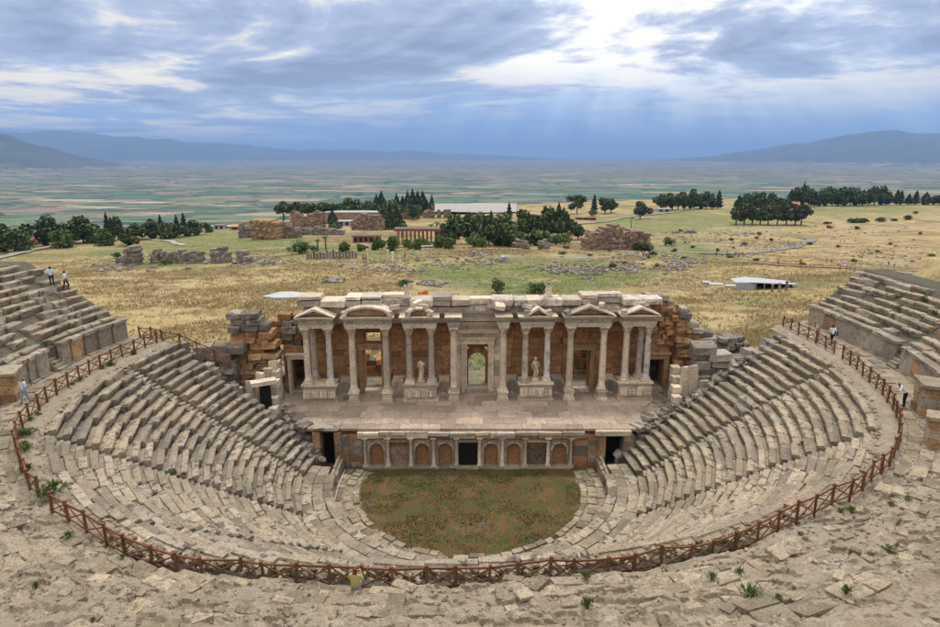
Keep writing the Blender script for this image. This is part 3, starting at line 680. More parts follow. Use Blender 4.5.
# --- back wall: blocks round the doorways
YW = 2.4
HOLES = [(-18.2, -16.95, ZS, 7.2), (-11.15, -9.45, ZS, 8.1), (-1.05, 1.05, ZS, 8.6), (9.45, 11.15, ZS, 7.9), (16.95, 18.5, ZS, 6.9), (-11.0, -9.5, 8.7, 9.7), (-18.2, -16.95, 8.3, 9.6)]
def solid_pieces(x0, x1, z0, z1):                        # strips of the wall between holes
    xs = sorted({x0, x1} | {h[0] for h in HOLES if x0 < h[0] < x1} | {h[1] for h in HOLES if x0 < h[1] < x1})
    for a, b in zip(xs[:-1], xs[1:]):
        hs = sorted([(h[2], h[3]) for h in HOLES if h[0] <= a + 1e-6 and h[1] >= b - 1e-6]); z_ = z0
        for p, q in hs:
            if p > z_ + .02: yield a, b, z_, p
            z_ = max(z_, q)
        if z_ < z1: yield a, b, z_, z1
def masonry(parent, x0, x1, z0, z1, y_front, pool_, course=.72, lo=1.0, hi=1.9, ragged=0.0, name='block', top=None, thick=.5):
    z_ = z0
    while z_ < z1 - .1:
        hh = min(course * rng.uniform(.85, 1.15), z1 - z_); x_ = x0 + rng.uniform(-.3, 0)
        while x_ < x1 - .05:
            L = rng.uniform(lo, hi); a, b = max(x_, x0), min(x_ + L, x1); x_ += L
            if top is not None and z_ + hh * .6 > top((a + b) / 2): continue
            for h in HOLES:                              # trim against doorways
                if z_ + hh > h[2] + .1 and z_ < h[3] - .1 and b > h[0] and a < h[1]:
                    if a < h[0]: b = h[0]
                    elif b > h[1]: a = h[1]
                    else: a = b
            if b - a < .25: continue
            d = rng.gauss(0, .022)
            fl(name, rng.choice(pool_), parent, T((a + b) / 2, y_front + thick / 2 + d, z_ + hh / 2) @ jit(.006, .006, .006) @ sc(b - a - .025, thick, hh - .02))
        z_ += hh
def wallpart(x0, x1, z1=11.6):
    b = MB()
    for a, c_, p, q in solid_pieces(x0, x1, ZS - .3, z1): b.box(((a + c_) / 2, YW + .75, (p + q) / 2), (c_ - a, 1.1, q - p))
    w = fl('wall', b.mesh('wall', [MAT['brown_wall']]), sb)
    masonry(w, x0, x1, ZS, z1, YW, P_BROWN, .62, .9, 1.7); return w
for x0, x1 in ((-19.0, -16.95), (-16.95, -8.4), (-8.4, -1.05 - 1.2), (2.25, 8.4), (8.4, 16.95), (16.95, 19.2)): wallpart(x0, x1, 8.4 if abs(x0 + x1) > 35 else 11.6)
# centre bay: marble wall and great doorway with arched opening behind
b = MB()
for a, c_, p, q in solid_pieces(-2.25, 2.25, ZS - .3, 11.5): b.box(((a + c_) / 2, YW + .55, (p + q) / 2), (c_ - a, 1.1, q - p))
cw = fl('wall', b.mesh('wall', [MAT['marble']]), sb); masonry(cw, -2.25, 2.25, ZS, 11.5, YW - .12, P_MARB, .8, 1.2, 2.2, thick=.4)
def doorway(x0, x1, z1, jw, mat, sill=.25, hood=True, yf=None):
    yf = YW - .28 if yf is None else yf
    b = MB(); b.box(((x0 - jw / 2), yf + .35, (ZS + z1) / 2), (jw, .7, z1 - ZS)); o = fl('doorway', b.mesh('doorway', [MAT[mat]]), sb)
    b = MB(); b.box(((x1 + jw / 2), yf + .35, (ZS + z1) / 2), (jw, .7, z1 - ZS)); fl('jamb', b.mesh('jamb', [MAT[mat]]), o)
    b = MB(); b.box(((x0 + x1) / 2, yf + .34, z1 + jw * .5), (x1 - x0 + 2 * jw + .06, .76, jw)); 
    if hood: b.box(((x0 + x1) / 2, yf + .26, z1 + jw + .09), (x1 - x0 + 2 * jw + .3, .92, .18))
    fl('lintel', b.mesh('lintel', [MAT[mat]]), o)
    for s, e in ((-1, x0), (1, x1)):                      # inner moulding band
        b = MB(); b.box((e - s * -.06 if s > 0 else e - .06, yf - .03, (ZS + z1) / 2), (.12, .1, z1 - ZS)); fl('moulding', b.mesh('moulding', [MAT[mat]]), o)
    b = MB(); b.box(((x0 + x1) / 2, yf + .2, ZS + sill / 2), (x1 - x0 - .02, .9, sill)); fl('sill', b.mesh('sill', [MAT['marble_grey']]), o)
doorway(-1.05, 1.05, 8.6, .55, 'marble', .45)
doorway(-11.15, -9.45, 8.1, .42, 'ochre_wall', .35); doorway(9.45, 11.15, 7.9, .42, 'ochre_wall', .35)
doorway(-18.2, -16.95, 7.2, .38, 'marble', .3); doorway(16.95, 18.5, 6.9, .5, 'ochre_wall', .3)
b = MB(); n = 12                                          # rough arch standing behind the great door
for k in range(n):
    a0, a1 = math.pi * k / n, math.pi * (k + 1) / n
    ring_ = [(.86 * math.cos(a0), .86 * math.sin(a0)), (.86 * math.cos(a1), .86 * math.sin(a1)), (1.45 * math.cos(a1), 1.45 * math.sin(a1)), (1.45 * math.cos(a0), 1.45 * math.sin(a0))]
    b.prism([(p, 6.35 + q) for p, q in ring_], YW + 1.3, YW + 2.0)
for s in (-1, 1): b.box((s * 1.16, YW + 1.65, (ZS + 6.35) / 2), (.6, .7, 6.35 - ZS))
b.box((0, YW + 1.66, 8.2), (3.4, .68, .8))
fl('inner_arch', b.mesh('inner_arch', [MAT['brown_wall']]), sb)
# --- entablatures
def cornice_run(x0, x1, yf, z0, parent_mat='marble', depth=2.3, zt=None):
    o = MB(); o.box(((x0 + x1) / 2, yf + depth / 2, z0 + .11), (x1 - x0, depth, .22)); o.box(((x0 + x1) / 2, yf + depth / 2 - .04, z0 + .31), (x1 - x0 + .08, depth + .08, .18)); o.box(((x0 + x1) / 2, yf + depth / 2 - .07, z0 + .43), (x1 - x0 + .14, depth + .14, .06))
    a = fl('architrave', o.mesh('architrave', [MAT[parent_mat]]), sb)
    o = MB(); o.box(((x0 + x1) / 2, yf + depth / 2, z0 + .63), (x1 - x0 + .02, depth, .34)); fl('frieze', o.mesh('frieze', [MAT['marble_grey']]), a)
    o = MB(); o.box(((x0 + x1) / 2, yf + depth / 2 - .1, z0 + .85), (x1 - x0 + .22, depth + .2, .1))
    k = x0 - .1
    while k < x1 + .1: o.box((k, yf - .17, z0 + .93), (.10, .18, .08)); k += .2
    o.box(((x0 + x1) / 2, yf + depth / 2 - .18, z0 + 1.02), (x1 - x0 + .5, depth + .36, .10)); o.box(((x0 + x1) / 2, yf + depth / 2 - .24, z0 + 1.11), (x1 - x0 + .62, depth + .48, .08))
    fl('cornice', o.mesh('cornice', [MAT['marble']]), a); return a
def pediment(xc, w, yf, z0, h, kind, depth=2.0):
    b = MB(); hw = w / 2
    if kind == 'tri': outer = [(-hw, 0), (0, h), (hw, 0)]; inner = [(-hw + .55, .14), (0, h - .24), (hw - .55, .14)]
    else:
        outer = [(hw * math.cos(a) * -1, h * math.sin(a)) for a in np.linspace(0, math.pi, 13)]; inner = [(-(hw - .42) * math.cos(a), .12 + (h - .3) * math.sin(a)) for a in np.linspace(0, math.pi, 13)]
    n = len(outer); gap = kind == 'broken'
    for k in range(n - 1):                                # raking cornice as a frame
        if gap and 7 <= k <= 8: continue
        b.prism([(xc + outer[k][0], z0 + outer[k][1]), (xc + outer[k + 1][0], z0 + outer[k + 1][1]), (xc + inner[k + 1][0], z0 + inner[k + 1][1]), (xc + inner[k][0], z0 + inner[k][1])], yf - .42, yf + depth)
    o = fl('pediment', b.mesh('pediment', [MAT['marble']]), sb)
    b = MB(); b.prism([(xc + p, z0 + q) for p, q in (inner if kind == 'tri' else inner[::-1])], yf - .05, yf + depth - .1)
    fl('tympanum', b.mesh('tympanum', [MAT['ochre_wall']]), o)
    for s in (-1, 1):                                     # worn corner lumps
        if rng.random() < .8: fl('acroterion', rng.choice(P_MGREY), o, T(xc + s * (hw - .28), yf - .1, z0 + .28) @ jit(.1, .15, .2) @ sc(.5, .6, .5))
ZE = ZC
for i, xc in enumerate(AED):
    cornice_run(xc - 1.55, xc + 1.55, -.15, ZE); pediment(xc, 3.7 if i in (0, 3) else 2.6, -.2, ZE + 1.16, .85 if i in (0, 3) else .85, ['tri', 'broken', 'tri', 'tri'][i])
for i, xc in enumerate(DOORC): cornice_run(xc - 2.15, xc + 2.15, -.2, ZE); pediment(xc, 4.7, -.25, ZE + 1.16, 1.0, ['arc', 'tri'][i])
for s in (-1, 1): cornice_run(s * 2.35 - .5, s * 2.35 + .5, -.22, ZE)
cornice_run(-1.95, 1.95, 1.75, ZE - 1.1, depth=.9); cornice_run(-1.95, 1.95, 1.6, ZE + .15, depth=1.0)
for (x0, x1) in ((-13.4, -12.5), (-8.1, -7.1), (-3.9, -2.9), (2.9, 3.9), (7.1, 8.1), (12.5, 13.4)): cornice_run(x0 - .1, x1 + .1, 1.5, ZE + .05, depth=1.2)
# --- ragged attic blocks along the top
at_ = fl('attic', (lambda b: (b.box((0, 1.9, ZE + 1.35), (33, 1.3, .55)), b.mesh('attic', [MAT['marble_grey']]))[1])(MB()), sb)
x_ = -16.9
while x_ < 16.9:
    L = rng.uniform(1.2, 2.6); front = min(abs(x_ + L / 2 - q) for q in AED + DOORC + [-2.35, 2.35]) < 1.7
    for lay in range(3):
        if lay == 2 and rng.random() < .62: continue
        if lay == 0 and front: continue
        zz_ = ZE + 1.28 + lay * .62
        yy_ = (.55 if front else 1.45) + rng.gauss(0, .08)
        dpt = 2.2 if front else 1.3
        fl('attic_block', rng.choice(P_ATT), at_, T(x_ + L / 2, yy_ + dpt / 2, zz_ + (.3 if lay < 2 else .16) + rng.gauss(0, .02)) @ jit(.015, .012, .02) @ sc(L - .015, dpt, .6 if lay < 2 else rng.uniform(.25, .42)))
    x_ += L
for k in range(18):
    x_ = rng.uniform(-16, 16)
    fl('attic_block', rng.choice(P_ATT), at_, T(x_, rng.uniform(.2, 1.2), ZE + 1.5 + rng.uniform(.2, .9)) @ jit(.2, .3, .5) @ sc(rng.uniform(.5, 1.0), rng.uniform(.5, .9), rng.uniform(.35, .6)))
def stub(x_, h, lab):
    b = MB(); b.box((0, 0, .12), (.75, .75, .24)); b.box((0, 0, h * .5 + .1), (.5, .5, h - .2), taper=.92); b.box((0, 0, h - .07), (.56, .56, .14))
    tag(fl('pillar_stub', b.mesh('pillar_stub', [MAT['marble']]), None, T(x_, 1.5, ZE + 2.5)), lab, 'pillar', 'pillar stubs on top of the facade')
stub(-6.7, 1.25, 'short square pillar stub on the facade above the headless statue'); stub(6.7, 1.25, 'short square pillar stub on the facade above the statue holding its head')
# --- statues
def statue(xc, head, lab):
    b = MB(); b.box((0, 0, .10), (.75, .6, .20)); b.box((0, 0, .27), (.6, .5, .14))
    rows = [(.24, .17, 0), (.27, .19, .12), (.23, .18, .45), (.22, .17, .75), (.25, .19, 1.0), (.22, .16, 1.18), (.27, .17, 1.42), (.29, .16, 1.58), (.20, .13, 1.68), (.09, .09, 1.72), (.085, .085, 1.80)]
    v = []; n = 14
    for rx, ry, z_ in rows:
        for k in range(n):
            a = 2 * math.pi * k / n; fo = 1 + .10 * math.sin(a * 5 + z_ * 1.5) * (1 if z_ < 1.2 else .3); v.append((rx * fo * math.cos(a) + .05 * math.sin(z_ * 2.0), ry * fo * math.sin(a), .34 + z_))
    m_ = len(rows); b.put(v, [(j * n + k, j * n + (k + 1) % n, (j + 1) * n + (k + 1) % n, (j + 1) * n + k) for j in range(m_ - 1) for k in range(n)] + [tuple((m_ - 1) * n + k for k in range(n))])
    if head:
        b.lathe([(.05, 0), (.10, .05), (.125, .14), (.12, .23), (.08, .31), (.01, .34)], (.01, -.02, 2.1), 12); b.box((.01, -.14, 2.27), (.04, .06, .09))
        b.tube([(.27, -.02, 1.88), (.36, -.10, 1.55), (.18, -.28, 1.40)], [.085, .075, .06], 8); b.tube([(-.25, 0, 1.88), (-.34, -.05, 1.55), (-.27, -.12, 1.20)], [.085, .07, .055], 8)
    else:
        b.tube([(.27, -.02, 1.88), (.34, -.06, 1.62)], [.085, .07], 8); b.tube([(-.25, 0, 1.88), (-.33, -.05, 1.60), (-.12, -.25, 1.45)], [.085, .07, .055], 8)
    b.tube([(-.2, -.12, 1.95), (.05, -.25, 1.5), (.22, -.2, 1.05), (.20, -.22, .6)], [.06, .09, .09, .05], 7)
    o = fl('statue', b.mesh('statue', [MAT['marble']], True), None, T(xc, .55, ZP)); tag(o, lab, 'statue', 'statues on the facade pedestals')
statue(-5.5, False, 'headless draped marble statue between two columns of the facade'); statue(5.5, True, 'draped marble statue with its head intact between two facade columns')
# --- stage floor of slabs
sf = tag(link('stage_floor', None), kind='structure')
b = MB(); b.put([(-13.9, 51.5, -.3), (14.1, 51.5, -.3), (19.6, 59, -.3), (-18.9, 59, -.3), (-13.9, 51.5, 3.4), (14.1, 51.5, 3.4), (19.6, 59, 3.4), (-18.9, 59, 3.4)], [(3, 2, 1, 0), (4, 5, 6, 7), (0, 1, 5, 4), (1, 2, 6, 5), (2, 3, 7, 6), (3, 0, 4, 7)]); b.box((0, 51.0, 3.2), (27, 1.0, .36)); link('slab_bed', b.mesh('slab_bed', [MAT['ruin_grey']]), sf)
y_ = 50.0
while y_ < 59.2:
    dy = rng.uniform(1.0, 1.5); x_ = -14.0 - (y_ - 49.75) * .62 + rng.uniform(-.6, .3); xe = 14.2 + (y_ - 49.75) * .62
    while x_ < xe:
        L = rng.uniform(1.3, 2.6)
        link('paving_slab', rng.choice(P_PAVE), sf, T(min(x_ + L / 2, xe), y_ + dy / 2, ZS - .11 + rng.gauss(0, .008)) @ jit(.004, .004, .004) @ sc(L - .02, dy - .02, .22)); x_ += L
    y_ += dy
# ------------------------------------------------------------------ proscenium wall below the stage
YP = 50.0; XP = -.17; SPN = 1.99
ps = thing('proscenium', (XP, YP, 0), 'low arcaded wall of half columns and niches under the stage front', 'stage wall')
b = MB(); b.box((XP, YP + .75, 1.55), (4.5 * SPN * 2 + 5.2, .9, 3.1)); 
for k in range(9):
    pass
link('back_wall', b.mesh('back_wall', [MAT['brown_wall']]), ps)
kinds = ['arch', 'flat', 'arch', 'arch', 'door', 'arch', 'arch', 'flat', 'arch']
pc = MB(); pc.lathe([(.22, 0), (.22, .06), (.18, .1), (.19, .14), (.155, .18), (.15, 1.2), (.14, 2.2), (.16, 2.24), (.16, 2.28)], seg=12); PCOL = pc.mesh('column', [MAT['marble']], True)
pc = MB(); pc.lathe([(.15, 0), (.17, .12), (.24, .26)], seg=12); pc.box((0, 0, .31), (.52, .5, .1)); PCAP = pc.mesh('capital', [MAT['marble']])
pc = MB(); pc.box((0, 0, .1), (.5, .5, .2)); PBAS = pc.mesh('base', [MAT['marble_grey']])
for k in range(10):
    x_ = XP + (k - 4.5) * SPN
    c_ = link('column', PCOL, ps, T(x_, YP - .02, .2)); link('capital', PCAP, c_, T(x_, YP - .02, 2.46)); link('base', PBAS, c_, T(x_, YP - .02, 0))
for k, kd in enumerate(kinds):
    xc = XP + (k - 4) * SPN; w = SPN / 2 - .16
    if kd == 'arch':
        b = MB(); n = 10; rad = .62; zc = 1.62
        for s in (-1, 1): b.box((s * (w + rad) / 2, .16, 1.31), (w - rad, .32, 2.62))
        for j in range(n):
            a0, a1 = math.pi * j / n, math.pi * (j + 1) / n
            b.prism([(rad * math.cos(a0), zc + rad * math.sin(a0)), (rad * math.cos(a0), 2.62), (rad * math.cos(a1), 2.62), (rad * math.cos(a1), zc + rad * math.sin(a1))], 0, .32)
        o = link('niche_bay', b.mesh('niche_bay', [MAT['podium_panel']]), ps, T(xc, YP + .02, 0))
        b = MB()
        for j in range(n):
            a0, a1 = math.pi * j / n, math.pi * (j + 1) / n
            b.prism([(rad * math.cos(a0), rad * math.sin(a0)), ((rad + .14) * math.cos(a0), (rad + .14) * math.sin(a0)), ((rad + .14) * math.cos(a1), (rad + .14) * math.sin(a1)), (rad * math.cos(a1), rad * math.sin(a1))], -.06, .03)
        link('arch_moulding', b.mesh('arch_moulding', [MAT['marble_grey']]), o, T(xc, YP + .01, zc))
    else:
        b = MB(); b.box((0, .12, 2.47), (2 * w, .3, .3)); o = link('lintel_bay', b.mesh('lintel_bay', [MAT['podium_panel']]), ps, T(xc, YP, 0))
        if kd == 'door':
            b = MB(); b.box((0, 0, 1.15), (2 * w - .1, .3, 2.3)); link('shade_panel', b.mesh('shade_panel', [MAT['dark']]), o, T(xc, YP + .2, 0))  # near-black box: the shade inside the door put into its colour
        else:
            b = MB(); b.box((0, 0, .95), (2 * w, .3, 1.9)); link('panel', b.mesh('panel', [MAT['ruin_far']]), o, T(xc, YP + .42, 0))
    b = MB(); b.box((0, 0, 0), (SPN - .03, .75, .14)); link('plinth_block', rng.choice(P_SLAB), ps, T(xc, YP - .12, .03) @ jit(.01, .01, .02) @ sc(SPN - .04, .8, .2))
x_ = XP - 4.5 * SPN - .6
while x_ < XP + 4.5 * SPN + .5:                            # broken entablature and coping under the stage edge
    L = rng.uniform(1.3, 2.4)
    link('entablature_block', rng.choice(P_OCHRE + P_MARB), ps, T(x_ + L / 2, YP + .22, 2.94) @ jit(.006, .006, .01) @ sc(L - .02, .78, .32))
    q = rng.random()
    link('coping_block', rng.choice(P_MGREY if q < .6 else P_MARB), ps, T(x_ + L / 2, YP + .22 + rng.gauss(0, .09), 3.24 + rng.gauss(0, .02)) @ jit(.02, .015, .03) @ sc(L - .03, 1.0 if q < .75 else .75, .28))
    x_ += L
# side doors of the proscenium and walls beside them
for s, xa, xb, zt in ((-1, -13.0, -11.75, 3.5), (1, 11.75, 13.3, 3.15)):
    d_ = thing('side_entrance', ((xa + xb) / 2, YP, .6), 'dark side doorway beside the proscenium ' + ('next to the rough unplastered end wall' if s < 0 else 'under a heavy cracked lintel'), 'doorway')
    b = MB(); b.box(((xa + xb) / 2, YP + 1.3, 1.7), (xb - xa + .5, .2, 3.6)); link('shade_panel', b.mesh('shade_panel', [MAT['dark']]), d_)  # solid near-black slab paints the shade of the passage
    for e, sg in ((xa, -1), (xb, 1)):
        for k in range(4):
            link('jamb_block', rng.choice(P_OCHRE + P_RUIN[:3]), d_, T(e + sg * .3, YP + .6, .3 + k * .86) @ jit(.01, .01, .01) @ sc(.62, 1.5, .84))
    if s > 0: link('lintel', P_MARB[0], d_, T((xa + xb) / 2 - .2, YP + .35, 3.32) @ sc(xb - xa + 1.5, 1.5, .42))
    else: link('lintel', P_RUIN[0], d_, T((xa + xb) / 2, YP + .55, 3.62) @ sc(xb - xa + .9, 1.5, .22))
    xw0, xw1 = (-11.6, XP - 4.5 * SPN - .2) if s < 0 else (XP + 4.5 * SPN + .2, 11.5)
    w_ = thing('end_wall', ((xw0 + xw1) / 2, YP, 0), 'short rubble wall panel between the half columns and the ' + ('tall dark doorway' if s < 0 else 'cracked lintel doorway'), 'wall')
    for k in range(6):
        for j in range(2):
            L = (xw1 - xw0) / 2; link('block', rng.choice(P_BROWN[:3] + P_RUIN[:4]), w_, T(xw0 + (j + .5) * L, YP + .3, .25 + k * .5) @ jit(.01, .01, .01) @ sc(L - .02, .6, .48))
# ------------------------------------------------------------------ ruined ends of the stage building
def stack(root, x0, x1, yf, z0, top, pool_, course=.6, lo=.8, hi=1.6, thick=1.6, jt=.03, name='block', drop=.0, yoff=None):
    z_ = z0
    while True:
        hh = course * rng.uniform(.8, 1.2); any_ = False; x_ = x0 + rng.uniform(-.2, .2)
        while x_ < x1:
            L = rng.uniform(lo, hi); xc = x_ + L / 2
            if z_ + hh * .5 < top(xc) and rng.random() > drop:
                any_ = True; pl = pool_(xc, z_) if callable(pool_) else pool_
                link(name, rng.choice(pl), root, T(xc, yf + thick / 2 + rng.gauss(0, jt * 2.5) + (yoff(xc) if yoff else 0), z_ + hh / 2) @ jit(jt, jt, jt * 1.5) @ sc(L - .02, thick * rng.uniform(.9, 1.1), hh))
            x_ += L
        z_ += hh
        if not any_ and z_ > z0 + 1: break
        if z_ > 16: break
lp = thing('block_pier', (-19.5, 57, 4), 'tall ruined pier of huge weathered blocks at one end of the stage', 'ruin')
stack(lp, -22.4, -19.6, 56.2, 3.6, lambda q: 12.6 - .3 * abs(q + 21), lambda q, z_: P_OCHRER if z_ < 8.2 else (P_BROWNR if z_ < 10.2 else P_RUIN + P_BROWNR[:2]), .55, .8, 1.8, 1.8, .05)
la = thing('broken_vault', (-17.5, 58.5, 4), 'broken vault wall of dark blocks above the end doorway with pale jambs', 'ruin')
stack(la, -19.6, -16.0, 58.9, 8.4, lambda q: 12.0 - .5 * abs(q + 17.6), lambda q, z_: P_RUIN + P_BROWNR[:5], .6, .8, 1.5, 1.5, .05, drop=.1)
ll = thing('low_block_wall', (-25, 56, 4), 'low broken wall of grey blocks trailing off from the tall pier', 'wall')
stack(ll, -28.6, -22.4, 55.2, 4.2, lambda q: 8.6 + .18 * (q + 28), P_RUIN, .6, .9, 1.9, 1.4, .05, drop=.05)
# side wing with small door, left
lw = thing('side_wing', (-17.0, 53.8, 3.6), 'low return wall with a small doorway and upright slabs below the tall pier', 'wall')
for k in range(5):
    y_ = 52.4 + k * .95; hgt = 1.6 + .75 * k
    for j in range(int(hgt / .62)):
        link('block', rng.choice(P_MARB + P_MGREY[:3]), lw, T(-17.6 - .18 * k, y_, ZS - .2 + .31 + j * .62) @ jit(.01, .01, .03) @ sc(.8, .93, .6))
for (a, q, h_) in ((-19.6, 52.6, 2.4), (-19.0, 53.4, 2.9), (-18.6, 54.4, 3.0), (-18.3, 55.2, 3.4), (-20.6, 52.2, 2.0)):
    link('upright_slab', rng.choice(P_MARB), lw, T(a, q, 4.6 + h_ / 2) @ jit(.03, .04, .2) @ sc(.75, .35, h_))
link('lintel', P_MARB[1], lw, T(-18.4, 52.6, 6.9) @ Matrix.Rotation(.5, 4, 'Z') @ sc(2.2, .9, .4))
b = MB(); b.box((-18.3, 52.6, 5.6), (.9, .5, 1.9), Matrix.Rotation(.5, 3, 'Z')); link('shade_panel', b.mesh('shade_panel', [MAT['dark']]), lw)  # near-black box stands in for the shade of the small doorway
# right: long collapsed wall stepping down
rw = thing('collapsed_wall', (22, 58.5, 4), 'long collapsed wall of brown blocks stepping down from the facade', 'ruin')
def rtop(q): return float(np.interp(q, [16.4, 17.5, 19.0, 20.6, 22.0, 23.2, 25.0, 27.0], [12.6, 13.6, 13.4, 12.2, 10.8, 9.6, 9.2, 9.0]))
rpool = lambda q, z_: (P_BROWNR if rng.random() < .8 else P_OCHRER) if z_ < rtop(q) - 1.2 and q < 23 else P_RUIN
stack(rw, 20.2, 26.8, 58.6, 3.9, rtop, rpool, .50, .6, 1.5, 1.6, .07, drop=.05)
stack(rw, 17.2, 20.2, 59.2, 8.4, rtop, rpool, .50, .6, 1.4, 1.5, .06, drop=.04)
rb2 = thing('boulder_wall', (23.5, 54.8, 5), 'heap of massive cracked grey boulder blocks beside the seats', 'ruin')
def btop(q): return float(np.interp(q, [20.2, 21.2, 23.8, 25.0, 28.5], [7.2, 9.6, 9.5, 7.8, 9.2]))
stack(rb2, 20.8, 28.6, 55.0, 4.4, btop, P_RUIN + P_MGREY[:2], .72, 1.2, 2.6, 1.8, .06, drop=.06, yoff=lambda q: .12 * (q - 21))
rw2 = thing('side_wing', (18.8, 54.2, 3.6), 'low return wall with pale upright slabs at the boulder side of the stage', 'wall')
for k in range(5):
    y_ = 52.6 + k * .95; hgt = 1.3 + .72 * k
    for j in range(int(hgt / .62)):
        link('block', rng.choice(P_MARB + P_MGREY[:4]), rw2, T(18.6 + .22 * k, y_, ZS - .2 + .31 + j * .62) @ jit(.01, .01, .03) @ sc(.8, .93, .6))
for (a, q, h_) in ((19.8, 54.6, 3.2), (20.5, 54.3, 3.4), (21.2, 53.6, 2.2)):
    link('upright_slab', rng.choice(P_MARB), rw2, T(a, q, 4.5 + h_ / 2) @ jit(.03, .05, .2) @ sc(.8, .35, h_))
# end walls that hold up the seating
for s, nm in ((-1, 'stepped retaining wall of rough blocks at the pier end of the seats'), (1, 'stepped retaining wall of rough blocks at the boulder end of the seats')):
    aw = thing('retaining_wall', pol(s * 103, 18, 2), nm, 'wall'); ph_ = -102.6 if s < 0 else 105.2
    for i in range(NR):
        r_ = row_r(i, ph_); run = (float(rf(ph_)) - 14.4) / NR; n = int(row_z(i) / .62) + 1
        for j in range(max(0, n - 3), n):
            if rng.random() < .1: continue
            link('block', rng.choice(P_RUIN), aw, polM(ph_, r_ + run / 2, row_z(i) - .35 - (n - 1 - j) * .58) @ jit(.05, .05, .05) @ sc(.9, run * 1.25, .56))

# rooms behind the facade: ruined rear walls seen through the doorways
rr1 = thing('rear_wall', (-11, 62.5, 4), 'ruined rear wall of dark blocks seen through the doorways beside the pier', 'ruin')
stack(rr1, -19.5, -3.2, 62.6, 3.7, lambda q: float(np.interp(q, [-19.5, -12, -11.2, -8.6, -8, -3.2], [8.6, 8.4, 6.0, 6.0, 8.0, 7.0])), P_BROWNR + P_RUIN[:4], .7, 1.2, 2.2, 1.2, .03)
rr2 = thing('rear_wall', (12, 62.5, 4), 'ruined rear wall of dark blocks seen through the doorways beside the collapsed wall', 'ruin')
stack(rr2, 4.0, 20.5, 62.8, 3.7, lambda q: float(np.interp(q, [4, 9, 12, 20.5], [7.0, 8.8, 8.8, 8.8])), P_BROWN + P_RUIN[:4], .7, 1.2, 2.2, 1.2, .03)
for xa in (-20.2, -14.2, -4.2, 5.0, 14.2, 20.0):
    dw = thing('cross_wall', (xa, 60.8, 4), 'rough cross wall between the rooms behind the facade', 'wall', 'cross walls behind the facade')
    for k in range(5):
        for j in range(2): link('block', rng.choice(P_BROWN + P_RUIN[:3]), dw, T(xa, 60.7 + j * 1.25, 3.9 + (k + .5) * .8) @ jit(.02, .02, .03) @ sc(.9, 1.22, .78))

# broken edge of the stage and the rubble banks that lie against it
for sg_, ph_ in ((-1, -103.2), (1, 105.8)):
    for k in range(11):
        u = (k + .5) / 11; xe = (-14.0 if sg_ < 0 else 14.2) + sg_ * 5.85 * u
        link('edge_block', rng.choice(P_RUIN + P_PAVE), sf, T(xe + sg_ * .1, 50.2 + 9.2 * u, ZS - .2 + rng.gauss(0, .05)) @ Matrix.Rotation(-sg_ * 1.0, 4, 'Z') @ jit(.06, .06, .1) @ sc(1.25, .8, .5))
    G = []
    for u in np.linspace(0, 1, 22):
        row = []; a = Vector(((-13.7 if sg_ < 0 else 13.9) + sg_ * 6.2 * u, 50.6 + 8.8 * u, 3.2)); r_ = 13.2 + 12.5 * u; b = pol(ph_ - sg_ * 1.2, r_, min(1.2 + 9.3 * (r_ - 13.4) / 14.5, 10.2))
        for v_ in np.linspace(0, 1, 12):
            p = a.lerp(b, v_); row.append((p.x, p.y, p.z + .5 * (float(fbm(np.array([p.x]), np.array([p.y]), 71)[0]) - .5) - .35 * math.sin(v_ * math.pi)))
        G.append(row)
    bk = thing('rubble_bank', G[10][5], 'bank of earth and rubble between the stage and the ' + ('pier end' if sg_ < 0 else 'boulder end') + ' of the seats', 'rubble')
    link('earth', gridmesh('earth', np.array(G), MAT['core']), bk)
    it = []
    for k in range(260):
        i, j = rng.randrange(22), rng.randrange(12); p = G[i][j]; a_ = .12 + .5 * rng.random() ** 2
        it.append(T(p[0] + rng.gauss(0, .2), p[1] + rng.gauss(0, .2), p[2]) @ Matrix.Rotation(rng.uniform(0, 6), 4, 'Z') @ jit(.3, .3, 0) @ sc(a_ * 1.4, a_, a_ * .8))
    joined('stones', MAT['ruin_grey'], it, bk)

for xa, xb, lb in ((-20.4, -14.0, 'pier'), (14.4, 20.6, 'collapsed wall')):
    rf_ = thing('room_vault', ((xa + xb) / 2, 60.6, 8.3), 'rubble covered vault over the dark room beside the ' + lb, 'vault')
    for k in range(5):
        for j in range(3): link('block', rng.choice(P_RUIN + P_BROWNR[:3]), rf_, T(xa + (k + .5) * (xb - xa) / 5, 60.0 + j * 1.3, 8.75 + rng.gauss(0, .08)) @ jit(.04, .04, .05) @ sc((xb - xa) / 5 + .06, 1.36, .7))
